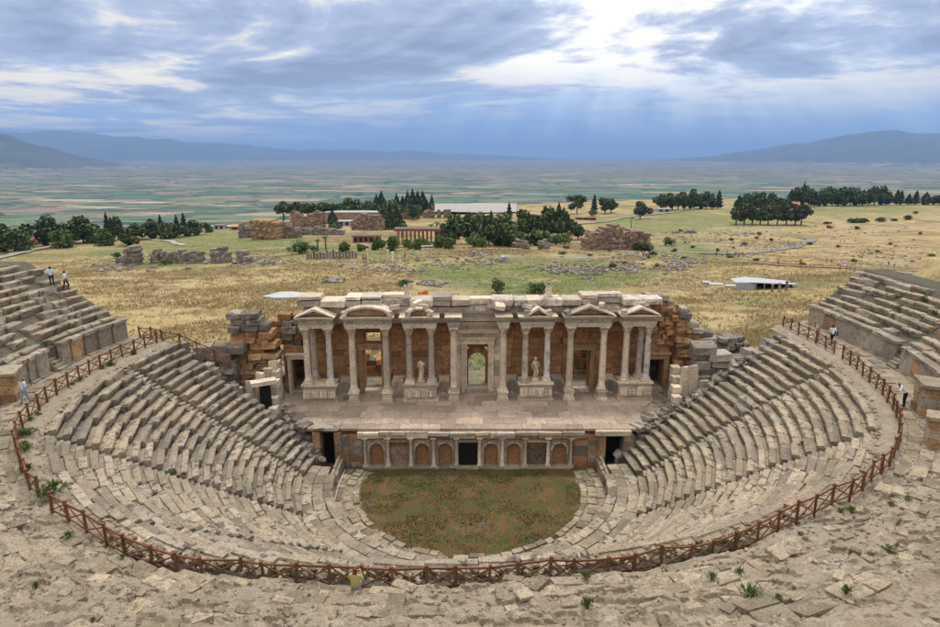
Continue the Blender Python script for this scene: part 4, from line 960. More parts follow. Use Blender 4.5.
# ------------------------------------------------------------------ upper seating behind the walk
def up_r(k, phi): return float(rf(phi)) + 3.0 + .55 + .74 * k
def up_z(k): return ZD + 2.25 + .43 * k
def nrow(p, n_): return n_ if p < 0 else float(np.interp(p, [56, 84, 98, 110], [4, 4.5, 7, 7]))
UP = [(-100.5, -56, -85.5, 11, 'upper seat rows behind the pale podium wall with two visitors on top', 'pale podium wall of upright slabs below the upper seats where two visitors stand'),
      (56, 108.5, 86.5, 7, 'upper seat rows behind the panelled podium wall beside the gravel mound', 'podium wall of brown upright panels below the upper seats by the gravel mound')]
for a, b, stp, n_, lab, lab2 in UP:
    root = thing('upper_seating', pol((a + b) / 2, float(rf((a + b) / 2)) + 3.5, ZD), lab, 'stone seating', 'upper stone seating')
    ph = np.linspace(a, b, 30); prof = []
    for p in ph:
        e = float(rf(p)) + 3.0; nn = nrow(p, n_); prof.append([pol(p, e + .35, ZD - .5), pol(p, e + .35, ZD + 1.75), pol(p, e + .9, ZD + 1.85), pol(p, e + .9 + .74 * nn, ZD + 1.85 + .43 * nn), pol(p, e + 3.5 + .74 * nn, ZD + 1.8 + .43 * nn), pol(p, e + 6 + .74 * nn, ZD - 5)])
    link('bedding', gridmesh('bedding', np.array([[tuple(q) for q in r_] for r_ in prof]), MAT['core'], smooth=False), root)
    for end, sg in ((a, 1), (b, -1)):                      # closed end face
        e = float(rf(end)) + 3.0; n_s = n_; n_ = nrow(end, n_)
        v = [pol(end, e + .35, ZD - 6), pol(end, e + .35, ZD + 1.75), pol(end, e + .9, ZD + 1.85), pol(end, e + .9 + .74 * n_, ZD + 1.85 + .43 * n_), pol(end, e + 3.5 + .74 * n_, ZD + 1.8 + .43 * n_), pol(end, e + 6 + .74 * n_, ZD - 6)]
        link('end_face', mesh('end_face', v, [tuple(range(6))], MAT['core']), root); n_ = n_s
    for k in range(n_):
        g = math.degrees(.5 / up_r(k, stp)); cut = rng.uniform(0, 1.1) + (k > 7) * rng.uniform(0, 2)
        segs = [(a + (cut if a < 0 else 0), stp - g), (stp + g, b - (cut if a > 0 else 0))] if k < 3 else [(a + (cut if a < 0 else 0), b - (cut if a > 0 else 0))]
        for s0, s1 in segs:
            for (c_, d_) in arcs(s0, s1, up_r(k, stp), 1.1, 2.2):
                if rng.random() < .06: continue
                p = (c_ + d_) / 2; rr_ = up_r(k, p); worn = rng.random() < .3
                if k > nrow(p, n_) - .5: continue
                M = polM(p, rr_ + .40 + rng.gauss(0, .03), up_z(k) - .27 + rng.gauss(0, .02) - worn * rng.uniform(0, .09)) @ jit(.015 + .03 * worn, .012, .012) @ sc(R(d_ - c_) * rr_ - rng.uniform(.02, .06), .86, .54)
                link('seat_block', rng.choice(P_WORN if worn else P_SEATW), root, M)
    pw = thing('podium_wall', pol((a + b) / 2, float(rf((a + b) / 2)) + 3.2, ZD), lab2, 'wall', 'podium walls of the upper seating')
    for s0, s1 in ((a, stp - 1.1), (stp + 1.1, b)):
        for (c_, d_) in arcs(s0, s1, 31, .9, 1.7):
            p = (c_ + d_) / 2; e = float(rf(p)) + 3.0; L = R(d_ - c_) * (e + .2)
            if abs(p) < 78 and rng.random() < .25: continue
            link('panel', rng.choice(P_PANEL if rng.random() < .8 else P_OCHRE), pw, polM(p, e + .2 + rng.gauss(0, .015), ZD + .85) @ jit(.008, .008, .008) @ sc(L - .025, .36, 1.7))
            link('coping_block', rng.choice(P_STEP + P_SLAB[:2]), pw, polM(p, e + .28 + rng.gauss(0, .02), ZD + 1.82) @ jit(.01, .01, .012) @ sc(L - .02, .85, .24))
            link('plinth_block', rng.choice(P_STEP), pw, polM(p, e - .08, ZD + .06) @ jit(.01, .01, .012) @ sc(L - .02, .3, .22))
    us = thing('small_stairs', pol(stp, float(rf(stp)) + 3, ZD), 'small worn flight of steps cut through the ' + ('pale podium wall' if a < 0 else 'brown panelled podium wall'), 'stairs', 'small stairs to the upper seating')
    for k in range(9):
        link('step', rng.choice(P_STEP), us, polM(stp, float(rf(stp)) + 2.75 + .24 * k, ZD + .1 + .235 * k) @ jit(.02, .02, .03) @ sc(1.05, .42, .3))
# broken piers of ochre blocks on the outer side of the walk
def pier(px, py, z0, w, d, h, lab, rot=0):
    p = atZ(px, py, z0); r_ = thing('stone_pier', p, lab, 'stone pier', 'ochre piers beside the walkway'); n = max(2, round(h / .55)); fi, rr_ = topol(p)
    B = Matrix.Translation(p) @ Matrix.Rotation(R(fi + rot), 4, 'Z')
    for k in range(n):
        for j in range(2):
            link('block', rng.choice(P_OCHRE + P_PANEL[:2]), r_, B @ T((j - .5) * w / 2, 0, (k + .5) * h / n) @ jit(.01, .01, .02) @ sc(w / 2 - .01, d, h / n - .01))
    link('cap_slab', rng.choice(P_SLAB), r_, B @ T(0, 0, h + .1) @ jit(.02, .02, .05) @ sc(w * 1.12, d * 1.15, .22))
pier(12, 400, ZD, 1.7, 1.2, 1.9, 'squat ochre stone pier with a pale cap slab across from the walking visitor')
pier(929, 414, ZD, 1.8, 1.5, 1.9, 'broken ochre stone pier with a slab top near the arch stump')
pier(939, 446, ZD, 1.2, 1.4, 1.6, 'low ochre stone pier with weeds at its foot beside the paving')
pier(925, 378, ZD, 2.6, 1.0, 2.0, 'wide low pier of stone blocks jutting from the panelled podium wall')
pier(-4, 380, ZD, 2.6, 1.2, 2.0, 'wide ochre pier jutting from the pale podium wall by the small arch')
def arch_stump(px, py, z0, lab):
    p = atZ(px, py, z0); fi, _ = topol(p); r_ = thing('arch_stump', p, lab, 'arch', 'stumps of arches beside the upper seats')
    B = Matrix.Translation(p) @ Matrix.Rotation(R(fi), 4, 'Z')
    for k in range(9):
        a_ = math.pi * (k + .5) / 9; link('voussoir', rng.choice(P_OCHRE), r_, B @ T(1.05 * math.cos(a_), 0, 1.1 + 1.05 * math.sin(a_)) @ Matrix.Rotation(-a_ + math.pi / 2, 4, 'Y') @ jit(.02, .02, .02) @ sc(.37, .9, .5))
    for s in (-1, 1):
        for j in range(2): link('block', rng.choice(P_OCHRE), r_, B @ T(s * 1.05, 0, .28 + j * .55) @ sc(.5, .9, .54))
    q = MB(); q.box((0, .5, .95), (1.8, .1, 1.9)); link('shade_panel', q.mesh('shade_panel', [MAT['dark']]), r_, B)  # near-black sheet behind the stones paints the shade under the arch
arch_stump(944, 362, ZD + .8, 'small brick arch stump at the edge of the panelled podium wall')
arch_stump(-3, 366, ZD + .4, 'small brick arch stump at the edge of the pale podium wall')
# ------------------------------------------------------------------ wooden fences
def bar_mesh(name):
    b = MB(); b.box((0, 0, 0), (1, 1, 1)); return b.mesh(name, [MAT['wood']])
BAR = {k: bar_mesh(k) for k in ('post', 'top_rail', 'bottom_rail', 'cross_brace', 'post_cap')}
def bar(name, parent, a, b, w, h):
    a, b = Vector(a), Vector(b); d = b - a; L = d.length
    M = Matrix.Translation((a + b) / 2) @ d.to_track_quat('X', 'Z').to_matrix().to_4x4() @ sc(L, w, h); return link(name, BAR[name], parent, M)
def fence(name_lab, pts, skip=()):
    f_ = thing('wooden_fence', pts[0], name_lab, 'fence', 'brown wooden fences of the theatre')
    tops = []
    for i, p in enumerate(pts):
        lean = Vector((rng.gauss(0, .045), rng.gauss(0, .045), 0)); h = 1.05 + rng.gauss(0, .035); tp = Vector(p) + lean + Vector((0, 0, h)); tops.append((Vector(p), tp))
        po = bar('post', f_, Vector(p) + Vector((0, 0, -.15)), tp, .105, .105)
        link('post_cap', BAR['post_cap'], po, T(*(tp + Vector((0, 0, .02)))) @ sc(.135, .135, .045))
    for i in range(len(pts) - 1):
        if i in skip: continue
        (p0, t0), (p1, t1) = tops[i], tops[i + 1]; d = (t1 - t0).normalized() * .06
        bar('top_rail', f_, p0.lerp(t0, .90) + d, p1.lerp(t1, .90) - d, .055, .075)
        bar('bottom_rail', f_, p0.lerp(t0, .16) + d, p1.lerp(t1, .16) - d, .045, .06)
        e = d.cross(Vector((0, 0, 1))).normalized() * .034
        bar('cross_brace', f_, p0.lerp(t0, .20) + d + e, p1.lerp(t1, .84) - d + e, .035, .055); bar('cross_brace', f_, p0.lerp(t0, .84) + d - e, p1.lerp(t1, .20) - d - e, .035, .055)
def along(a, b, step=1.27):
    n = int(R(b - a) * 28 / step); return [pol(p + rng.gauss(0, .12), float(rf(p)) + rng.gauss(0, .03) - .12 * (abs(p) < 40), sum(wz(p + q, -.12) for q in (-3, -2, -1, 0, 1, 2, 3)) / 7 + .04) for p in np.linspace(a, b, n + 1)]
fence('brown wooden cross-braced fence on the walkway side with the white pole and bushes', along(-99.5, -45))
fence('long curved brown wooden fence along the rim above the seats', along(-40.5, 109.0), skip=(50,))
zz0 = [10.9, 10.5, 9.9, 9.3, 8.7]
fence('short wooden fence stepping down beside the end of the seat rows', [pol(-101.3 - .5 * k, 27.0 - 1.45 * k, zz0[k] + .0) for k in range(5)])
fence('short wooden fence closing the walkway beside the pale podium wall', [pol(-101.6, r_, ZD) for r_ in (27.1, 28.2, 29.3)])
# ------------------------------------------------------------------ visitors
def person_mesh(pose, cols, name='person'):
    # joints: (x right, y back, z up), facing -y
    J = dict(pel=(0, 0, .93), spi=(0, 0, 1.10), che=(0, .0, 1.32), nec=(0, .0, 1.48), hed=(0, -.02, 1.60), crn=(0, -.01, 1.74),
             shl=(-.19, 0, 1.42), ell=(-.25, .03, 1.14), wrl=(-.25, -.06, .90), hal=(-.25, -.09, .80), shr=(.19, 0, 1.42), elr=(.25, .03, 1.14), wrr=(.25, -.06, .90), har=(.25, -.09, .80),
             hil=(-.10, 0, .90), knl=(-.11, -.02, .50), anl=(-.11, .03, .09), tol=(-.12, -.14, .04), hir=(.10, 0, .90), knr=(.11, -.02, .50), anr=(.11, .03, .09), tor=(.12, -.14, .04))
    J.update(pose)
    Rr = dict(pel=.155, spi=.14, che=.165, nec=.062, hed=.098, crn=.075, shl=.075, ell=.05, wrl=.036, hal=.042, shr=.075, elr=.05, wrr=.036, har=.042, hil=.10, knl=.062, anl=.042, tol=.04, hir=.10, knr=.062, anr=.042, tor=.04)
    E = [('pel', 'spi', 'shirt'), ('spi', 'che', 'shirt'), ('che', 'nec', 'shirt'), ('nec', 'hed', 'skin'), ('hed', 'crn', 'hair'), ('che', 'shl', 'shirt'), ('shl', 'ell', 'shirt'), ('ell', 'wrl', 'skin'), ('wrl', 'hal', 'skin'),
         ('che', 'shr', 'shirt'), ('shr', 'elr', 'shirt'), ('elr', 'wrr', 'skin'), ('wrr', 'har', 'skin'), ('pel', 'hil', 'legs'), ('hil', 'knl', 'legs'), ('knl', 'anl', 'legs'), ('anl', 'tol', 'shoe'), ('pel', 'hir', 'legs'), ('hir', 'knr', 'legs'), ('knr', 'anr', 'legs'), ('anr', 'tor', 'shoe')]
    ks = list(J); ix = {k: i for i, k in enumerate(ks)}
    me = bpy.data.meshes.new('tmp'); me.from_pydata([J[k] for k in ks], [(ix[a], ix[b]) for a, b, _ in E], []); ob = bpy.data.objects.new('tmp', me); COL.objects.link(ob)
    ob.modifiers.new('s', 'SKIN'); sv = me.skin_vertices[0].data
    for k in ks: sv[ix[k]].radius = (Rr[k] * (1.0 if k not in ('che', 'pel', 'spi') else 1.12), Rr[k] * (1 if k not in ('che', 'pel', 'spi') else .8)); sv[ix[k]].use_root = k == 'pel'
    sm = ob.modifiers.new('d', 'SUBSURF'); sm.levels = 2
    dg = bpy.context.evaluated_depsgraph_get(); nm = bpy.data.meshes.new_from_object(ob.evaluated_get(dg)); bpy.data.objects.remove(ob)
    nm.name = name; nm.materials.clear(); keys = ['skin', 'shirt', 'legs', 'shoe', 'hair']
    for k in keys: nm.materials.append(MAT[cols.get(k, {'skin': 'skin', 'shoe': 'cloth_black', 'hair': 'hair'}.get(k, 'cloth_grey'))])
    seg = [(np.array(J[a]), np.array(J[b]), c_) for a, b, c_ in E]; hd = np.array(J['hed'])
    for p in nm.polygons:
        c_ = np.array(p.center); best = None
        for A, B_, cc in seg:
            u = np.clip(np.dot(c_ - A, B_ - A) / max(1e-6, np.dot(B_ - A, B_ - A)), 0, 1); dd_ = np.linalg.norm(c_ - (A + (B_ - A) * u))
            if best is None or dd_ < best[0]: best = (dd_, cc)
        k = best[1]
        if k == 'hair' and c_[1] < hd[1] - .03 and c_[2] < J['crn'][2] - .03: k = 'skin'
        if k == 'skin' and np.linalg.norm(c_ - hd) < .17 and c_[1] > hd[1] + .02: k = 'hair'
        p.material_index = keys.index(k); p.use_smooth = True
    return nm
NOSE = None
def person(me, p, face, lab, group=None, s=1.0):
    o = link('person', me, None, Matrix.Translation(Vector(p)) @ Matrix.Rotation(R(face), 4, 'Z') @ sc(s, s, s)); return tag(o, lab, 'person', group)
LEAN = dict(spi=(0, -.06, 1.10), che=(0, -.22, 1.28), nec=(0, -.36, 1.38), hed=(0, -.44, 1.47), crn=(0, -.48, 1.60), shl=(-.19, -.28, 1.34), shr=(.19, -.28, 1.34), ell=(-.27, -.42, 1.12), elr=(.27, -.42, 1.12), wrl=(-.12, -.62, 1.08), wrr=(.12, -.62, 1.08), hal=(-.06, -.68, 1.09), har=(.06, -.68, 1.09), hil=(-.1, .02, .9), hir=(.1, .02, .9))
WALK = dict(knl=(-.11, -.16, .50), anl=(-.11, -.12, .09), tol=(-.12, -.29, .05), knr=(.11, .08, .50), anr=(.11, .26, .12), tor=(.12, .14, .05), ell=(-.25, .10, 1.15), wrl=(-.24, .12, .92), hal=(-.24, .10, .83), elr=(.25, -.04, 1.15), wrr=(.24, -.18, .95), har=(.24, -.23, .88))
PHOTO = dict(ell=(-.27, -.08, 1.20), wrl=(-.12, -.28, 1.42), hal=(-.06, -.32, 1.50), elr=(.27, -.08, 1.20), wrr=(.12, -.28, 1.42), har=(.06, -.32, 1.50))
SITP = {k: (v[0], v[1], v[2] - .60) for k, v in PHOTO.items()}
SITP.update({k: (x_, y_, z_ - .60) for k, (x_, y_, z_) in dict(pel=(0, 0, .93), spi=(0, 0, 1.10), che=(0, .0, 1.32), nec=(0, .0, 1.48), hed=(0, -.02, 1.60), crn=(0, -.01, 1.74), shl=(-.19, 0, 1.42), shr=(.19, 0, 1.42), hil=(-.10, 0, .90), hir=(.10, 0, .90)).items()})
SITP.update(knl=(-.13, -.38, .50), knr=(.13, -.38, .50), anl=(-.13, -.42, .09), anr=(.13, -.42, .09), tol=(-.14, -.58, .04), tor=(.14, -.58, .04))
m_lean = person_mesh(LEAN, dict(shirt='cloth_white', legs='cloth_black')); m_pink = person_mesh(LEAN, dict(shirt='cloth_pink', legs='cloth_grey')); m_vest = person_mesh(WALK, dict(shirt='cloth_white', legs='cloth_black'))
m_walk = person_mesh(WALK, dict(shirt='cloth_lightblue', legs='cloth_blue')); m_st = person_mesh({}, dict(shirt='cloth_lightblue', legs='cloth_black')); m_st2 = person_mesh(WALK, dict(shirt='cloth_white', legs='cloth_black'))
m_yel = person_mesh(SITP, dict(shirt='cloth_yellow', legs='cloth_grey', hair='hair_red'))
def wpos(px, py, z): p = atZ(px, py, z); return p
p = wpos(898, 398, ZD); fi, r_ = topol(p); fi = 71.0; r_ = float(rf(fi)) + .62
person(m_lean, pol(fi, r_ + .08, wz(fi, .6)), fi + 180, 'person in white shirt and black trousers leaning on the fence rail')
person(m_pink, pol(100.2, float(rf(100.2)) + .7, wz(100, .7)), 280, 'person in pink top leaning at the fence below the panelled podium wall')
person(m_vest, pol(97.6, float(rf(97.6)) + 1.1, wz(97, 1.1)), 180, 'person in white shirt with dark bag walking below the panelled podium wall')
bg_ = MB(); bg_.box((0, 0, 0), (.26, .16, .36)); bg_.tube([(-.1, -.1, .15), (-.12, -.2, .45), (.1, -.1, .5)], .015, 5)
q = pol(97.6, float(rf(97.6)) + 1.1, wz(97, 1.1)); tag(bg_.build('bag', [MAT['cloth_black']], None, T(q.x + .26, q.y - .05, q.z + 1.02)), 'black bag on the shoulder of the person in white shirt', 'bag')
p = atZ(26, 404, ZD); fi, r_ = topol(p); person(m_walk, pol(fi, r_, wz(fi, r_ - float(rf(fi)))), fi + 60, 'person in pale blue shirt walking up the walkway beside the fence')
for q, (ph_, k, mm, lab, fc) in enumerate(((-99.2, 5.8, m_st2, 'person in white shirt standing on the top seats with a companion', 150), (-98.3, 6.3, m_st, 'person in light shirt and dark trousers on the top seats', 200))):
    kk = int(k); person(mm, pol(ph_, up_r(kk, ph_) + .45, up_z(kk) - .02), fc, lab, None, .98)
p = pol(-8.8, float(rf(-8.8)) + .75, wz(-8.8, .75) - .02); person(m_yel, p, 172, 'person in yellow top with red hair sitting at the fence taking a picture', None, 1.0)
# ------------------------------------------------------------------ weeds and small bushes
def weed_mesh(seed, mat, n=80, blade=False):
    q = np.random.default_rng(seed); v = []; f = []
    for i in range(n):
        a = q.uniform(0, 6.283); r_ = abs(q.normal(0, .28)); h = q.uniform(.2, 1) * (1 - .5 * r_); b0 = np.array([math.cos(a) * r_ * .5, math.sin(a) * r_ * .5, 0])
        tip = np.array([math.cos(a) * (r_ + .15), math.sin(a) * (r_ + .15), h]); sd_ = np.array([-math.sin(a + q.normal(0, .8)), math.cos(a), q.normal(0, .3)]); sd_ /= np.linalg.norm(sd_)
        w = .02 if blade else .075; mid = b0 * .35 + tip * .65 if not blade else (b0 + tip) / 2
        if not blade:
            b1 = tip * .72 + b0 * .28 + np.array([0, 0, -.02]); k = len(v); v += [np.zeros(3), np.array([.012, .012, 0]), b1]; f.append((k, k + 1, k + 2)); b0 = b1
        k = len(v); v += [b0, mid + sd_ * w, tip, mid - sd_ * w]; f.append((k, k + 1, k + 2, k + 3))
    return mesh('weed', [tuple(p) for p in v], f, MAT[mat])
WEED = [weed_mesh(i, 'weed', 130) for i in range(3)]; TUFT = [weed_mesh(20 + i, 'dry_grass', 60, True) for i in range(3)]; WDARK = [weed_mesh(40 + i, 'leaf_mid', 150) for i in range(2)]
def weed(p, w, h, pool_, lab, grp): tag(link('weed', rng.choice(pool_), None, Matrix.Translation(Vector(p)) @ Matrix.Rotation(rng.uniform(0, 6), 4, 'Z') @ sc(w, w, h)), lab, 'plant', grp)
for px, py, w, h, pl, lab in ((50, 492, 1.5, .75, WEED, 'bushy bright green weed at the gap in the wooden fence'), (27, 432, 1.0, .5, WEED, 'low green weed at the foot of the fence by the white pole bend'), (24, 447, .9, .5, WEED, 'low green weed spilling through the fence beside the bend'),
                              (749, 606, .75, .45, WDARK, 'dark green weed growing among the rubble slabs'), (587, 612, .42, .55, WEED, 'upright green weed sprouting from the pale rubble'), (842, 616, .4, .4, WEED, 'small green weed beside a crack in the slabs'), (888, 556, .5, .3, WDARK, 'dark low weed on the tilted paving slabs')):
    ph_, r_ = topol(atZ(px, py, ZD + .2)); weed(pol(ph_, r_, wz(ph_, r_ - float(rf(ph_))) - .02), w, h, pl, lab, 'weeds of the theatre')
for k in range(46):
    p = rng.uniform(-46, 48); s = rng.uniform(.3, 4.5); a = rng.uniform(.18, .42)
    weed(pol(p, float(rf(p)) + s, wz(p, s) - .02), a, a * rng.uniform(.7, 1.2), TUFT if rng.random() < .55 else WEED, 'small tuft of weeds growing between the broken slabs', 'tufts on the broken walkway')
for k in range(70):
    i = rng.randrange(1, NR); p = rng.uniform(-100, 100); a = rng.uniform(.2, .55)
    weed(pol(p, row_r(i, p) + .02, row_z(i) - .42), a, a * .8, WEED if rng.random() < .6 else TUFT, 'small weed rooted in the joints of the seat rows', 'weeds in the lower seats')
for k in range(38):
    sg = rng.choice((-1, 1)); i = rng.randrange(0, 9); p = sg * rng.uniform(66, 98); a = rng.uniform(.3, .8)
    i = min(i, int(nrow(p, 11)) - 1); weed(pol(p, up_r(i, p) + .05, up_z(i) - .4), a, a * .8, WEED if rng.random() < .6 else TUFT, 'weed rooted in the joints of the upper seat rows', 'weeds in the upper seats')
for k in range(26):
    p = rng.uniform(-97, -50); a = rng.uniform(.25, .6); weed(pol(p, float(rf(p)) + rng.uniform(-.35, .1), ZD - .15), a, a, WEED if rng.random() < .7 else TUFT, 'weed at the foot of the fence posts', 'weeds along the fence')
# ------------------------------------------------------------------ trees
def crown_points(kind, n, q):
    P = []
    if kind in ('round', 'bush'):
        lobes = [(q.normal(0, .16), q.normal(0, .16), (.54 if kind == 'round' else .48) + q.normal(0, .17), q.uniform(.18, .30)) for _ in range(11)]
        for _ in range(n):
            l = lobes[q.integers(11)]; d = q.normal(0, 1, 3); d /= np.linalg.norm(d); rr_ = l[3] * q.uniform(.55, 1.05); p = np.array(l[:3]) + d * rr_ * np.array([1, 1, .9])
            P.append(p)
    elif kind == 'cone':
        for _ in range(n):
            z_ = q.uniform(.10, 1) ** 1.0; tier = .75 + .25 * math.sin(z_ * 38); a = q.uniform(0, 6.283); w = .5 * (1 - z_) ** .75 * tier * q.uniform(.5, 1.08); P.append(np.array([math.cos(a) * w, math.sin(a) * w, z_]))
    elif kind == 'cypress':
        for _ in range(n):
            z_ = q.uniform(.03, 1); a = q.uniform(0, 6.283); w = .5 * math.sin(math.pi * min(1, z_ * .85 + .12)) ** .7 * (1 - z_ ** 4) * q.uniform(.6, 1.1); P.append(np.array([math.cos(a) * w, math.sin(a) * w, z_]))
    elif kind == 'umbrella':
        lobes = [(q.uniform(-.33, .33), q.uniform(-.33, .33), .74 + q.normal(0, .05), q.uniform(.14, .22)) for _ in range(12)]
        for _ in range(n):
            l = lobes[q.integers(12)]; d = q.normal(0, 1, 3); d /= np.linalg.norm(d); P.append(np.array(l[:3]) + d * l[3] * q.uniform(.5, 1.05) * np.array([1, 1, .85]))
    elif kind == 'pine':
        lobes = [(q.normal(0, .2), q.normal(0, .2), q.uniform(.34, .88), q.uniform(.13, .24)) for _ in range(12)]
        for _ in range(n):
            l = lobes[q.integers(12)]; d = q.normal(0, 1, 3); d /= np.linalg.norm(d); P.append(np.array(l[:3]) + d * l[3] * q.uniform(.4, 1.1) * np.array([1.1, 1.1, .7]))
    return np.array(P)
def crown_mesh(kind, mat, seed, n=1500, s=.075):
    q = np.random.default_rng(seed); P = crown_points(kind, n, q); n = len(P)
    a = q.normal(0, 1, (n, 3)); a /= np.linalg.norm(a, axis=1)[:, None]; b = np.cross(a, q.normal(0, 1, (n, 3))); b /= np.linalg.norm(b, axis=1)[:, None]
    sz = (s * q.uniform(.6, 1.3, n))[:, None]; v = np.stack([P - a * sz, P + b * sz * .7, P + a * sz, P - b * sz * .7], 1).reshape(-1, 3)
    return npmesh('crown', v, np.arange(4 * n).reshape(n, 4), MAT[mat])
def trunk_mesh(kind, seed):
    q = random.Random(seed); b = MB(); h = {'round': .5, 'bush': .3, 'cone': .9, 'cypress': .6, 'umbrella': .72, 'pine': .8}[kind]
    b.tube([(0, 0, -.06), (.01, .0, h * .3), (-.02, .01, h * .65), (0, 0, h)], [.045, .035, .027, .012], 7)
    if kind != 'cypress':
        for k in range(6):
            a = k * 1.05 + q.uniform(0, .5); z0 = h * q.uniform(.45, .8); L = .26 if kind != 'cone' else .15
            b.tube([(0, 0, z0), (math.cos(a) * L * .5, math.sin(a) * L * .5, z0 + .07), (math.cos(a) * L, math.sin(a) * L, z0 + .18)], [.02, .013, .006], 5)
    return b.mesh('trunk', [MAT['bark']])
TP = {}
for kd, mt in (('round', 'leaf_dark'), ('round', 'leaf_mid'), ('round', 'leaf_light'), ('cone', 'leaf_cypress'), ('cypress', 'leaf_cypress'), ('umbrella', 'leaf_dark'), ('pine', 'leaf_dark'), ('pine', 'leaf_brown'), ('bush', 'leaf_mid'), ('bush', 'leaf_light'), ('bush', 'leaf_dark')):
    TP[(kd, mt)] = [(crown_mesh(kd, mt, hash_ + 5 * len(TP), 1500 if kd != 'bush' else 900, .055 if kd in ('cypress', 'cone') else .068), trunk_mesh(kd, hash_)) for hash_ in (1, 2, 3)]
KN = {'round': 'broadleaf_tree', 'cone': 'conifer_tree', 'cypress': 'cypress_tree', 'umbrella': 'umbrella_pine', 'pine': 'pine_tree', 'bush': 'bush'}
def far_pos(px, py):
    v = ray(px, py); az_ = math.degrees(math.atan2(v.x, v.y)); p = onground(px, py); d = math.hypot(p.x, p.y); De = float(edge(az_)) + 30
    if d > De:
        k = De / d; x_, y_ = p.x * k, p.y * k; p = Vector((x_, y_, float(plateau(np.array([x_]), np.array([y_]))[0])))
    return p
def tree(px, py, hp, wp, kd, mt, lab, grp):
    p = far_pos(px, py); k = pxm(px, py, p.y); h, w = hp * k * 1.06, wp * k * 1.22
    cat = 'bush' if kd == 'bush' else 'tree'
    r_ = thing(KN[kd], p, lab, cat, grp); M = Matrix.Translation(p) @ Matrix.Rotation(rng.uniform(0, 6), 4, 'Z') @ sc(w, w, h)
    c_, tr = rng.choice(TP[(kd, mt)]); link('crown', c_, r_, M); link('trunk', tr, r_, M)
    return p
LD, LM, LL, LC, LB = 'leaf_dark', 'leaf_mid', 'leaf_light', 'leaf_cypress', 'leaf_brown'
G1 = 'trees along the road at the plateau edge'
for px, py, h, w, kd, mt in ((2, 252, 24, 26, 'round', LD), (16, 252, 22, 22, 'round', LM), (26, 249, 14, 14, 'round', LD), (-14, 252, 24, 26, 'round', LD), (47, 246, 26, 24, 'round', LD), (60, 248, 20, 24, 'round', LM), (73, 244, 20, 18, 'round', LD), (84, 243, 23, 22, 'round', LD), (96, 243, 19, 18, 'round', LM),
                             (103, 246, 19, 20, 'round', LM), (118, 240, 20, 14, 'round', LD), (128, 246, 16, 16, 'round', LD), (136, 240, 14, 17, 'round', LD), (154, 239, 17, 16, 'round', LD), (165, 239, 18, 16, 'round', LM), (174, 238, 13, 14, 'round', LD), (196, 235, 13, 15, 'round', LD), (186, 236, 13, 10, 'round', LM), (208, 233, 9, 9, 'round', LM)):
    tree(px, py, h, w, kd, mt, ('dark green' if mt == LD else 'mid green') + ' broadleaf tree in the row along the plateau road', G1)
for px, py, h, w in ((109, 241, 26, 9), (113, 241, 22, 8), (162, 238, 21, 9), (178, 237, 20, 9), (185, 236, 21, 9), (47, 243, 24, 8), (24, 246, 16, 6)): tree(px, py, h, w, 'cone', LC, 'dark pointed conifer in the row along the plateau road', G1)
for px in (284, 293, 302, 311, 320, 329): tree(px, 223, 19, 17, 'umbrella', LD, 'umbrella pine with a flat crown behind the bath ruin', 'umbrella pines behind the bath ruin')
G3 = 'dark trees behind the museum ruins'
for px, py, h, w, mt in ((349, 218, 17, 15, LD), (358, 217, 15, 13, LD), (367, 220, 16, 13, LD), (374, 222, 16, 14, LD), (388, 226, 22, 16, LD), (394, 221, 18, 14, LD), (404, 217, 13, 13, LM), (413, 220, 13, 12, LD), (419, 216, 12, 11, LM), (340, 219, 9, 12, LD)): tree(px, py, h, w, 'round', mt, ('dark' if mt == LD else 'lighter green') + ' broadleaf tree in the clump behind the museum ruins', G3)
for px, py, h, w in ((377, 216, 20, 7), (382, 217, 24, 8), (397, 216, 21, 6), (403, 216, 19, 6), (408, 216, 23, 7), (413, 215, 24, 7), (418, 215, 22, 8), (423, 215, 22, 8), (427, 215, 14, 7), (432, 216, 20, 4.5)): tree(px, py, h, w, 'cypress', LC, 'tall dark cypress in the clump above the museum ruins', G3)
for px, py, h, w, lab in ((391, 230, 20, 8, 'dark cypress standing close beside the red roofed pavilion'), (397, 229, 21, 9, 'broad dark cypress in front of the museum ruin wall'), (333, 228, 17, 8, 'single dark cypress against the long pale museum wall')): tree(px, py, h, w, 'cypress', LC, lab, G3)
tree(335, 230, 8, 12, 'bush', LM, 'round green bush at the foot of the single cypress', G3)
G4 = 'grove in the middle of the ruined town'
for px, py, h, w, kd, mt in ((455, 245, 26, 24, 'round', LD), (469, 244, 24, 18, 'round', LD), (478, 228, 13, 14, 'round', LL), (470, 226, 12, 12, 'round', LD), (476, 247, 16, 15, 'round', LM), (489, 247, 27, 22, 'round', LD), (500, 246, 28, 28, 'round', LD), (511, 247, 26, 20, 'round', LM), (524, 240, 26, 22, 'round', LD), (535, 236, 20, 18, 'pine', LB),
                             (549, 240, 28, 24, 'round', LD), (562, 240, 27, 18, 'round', LD), (541, 246, 15, 20, 'round', LM), (565, 244, 10, 14, 'bush', LM), (556, 245, 9, 16, 'bush', LM), (578, 240, 13, 14, 'round', LD), (482, 251, 13, 8, 'round', LL), (446, 240, 14, 12, 'round', LD), (530, 246, 12, 14, 'bush', LD)):
    tree(px, py, h, w, kd, mt, {LD: 'dark dense', LM: 'mid green', LL: 'pale fresh green', LB: 'brownish thin'}[mt] + ' ' + {'round': 'broadleaf tree', 'pine': 'pine', 'bush': 'bush'}[kd] + ' in the grove amid the ruined town', G4)
for px, py, h, w in ((509, 222, 18, 8), (491, 225, 13, 9), (558, 236, 30, 13), (561, 226, 14, 8)): tree(px, py, h, w, 'cone', LC, 'dark pointed conifer rising from the grove amid the ruins', G4)
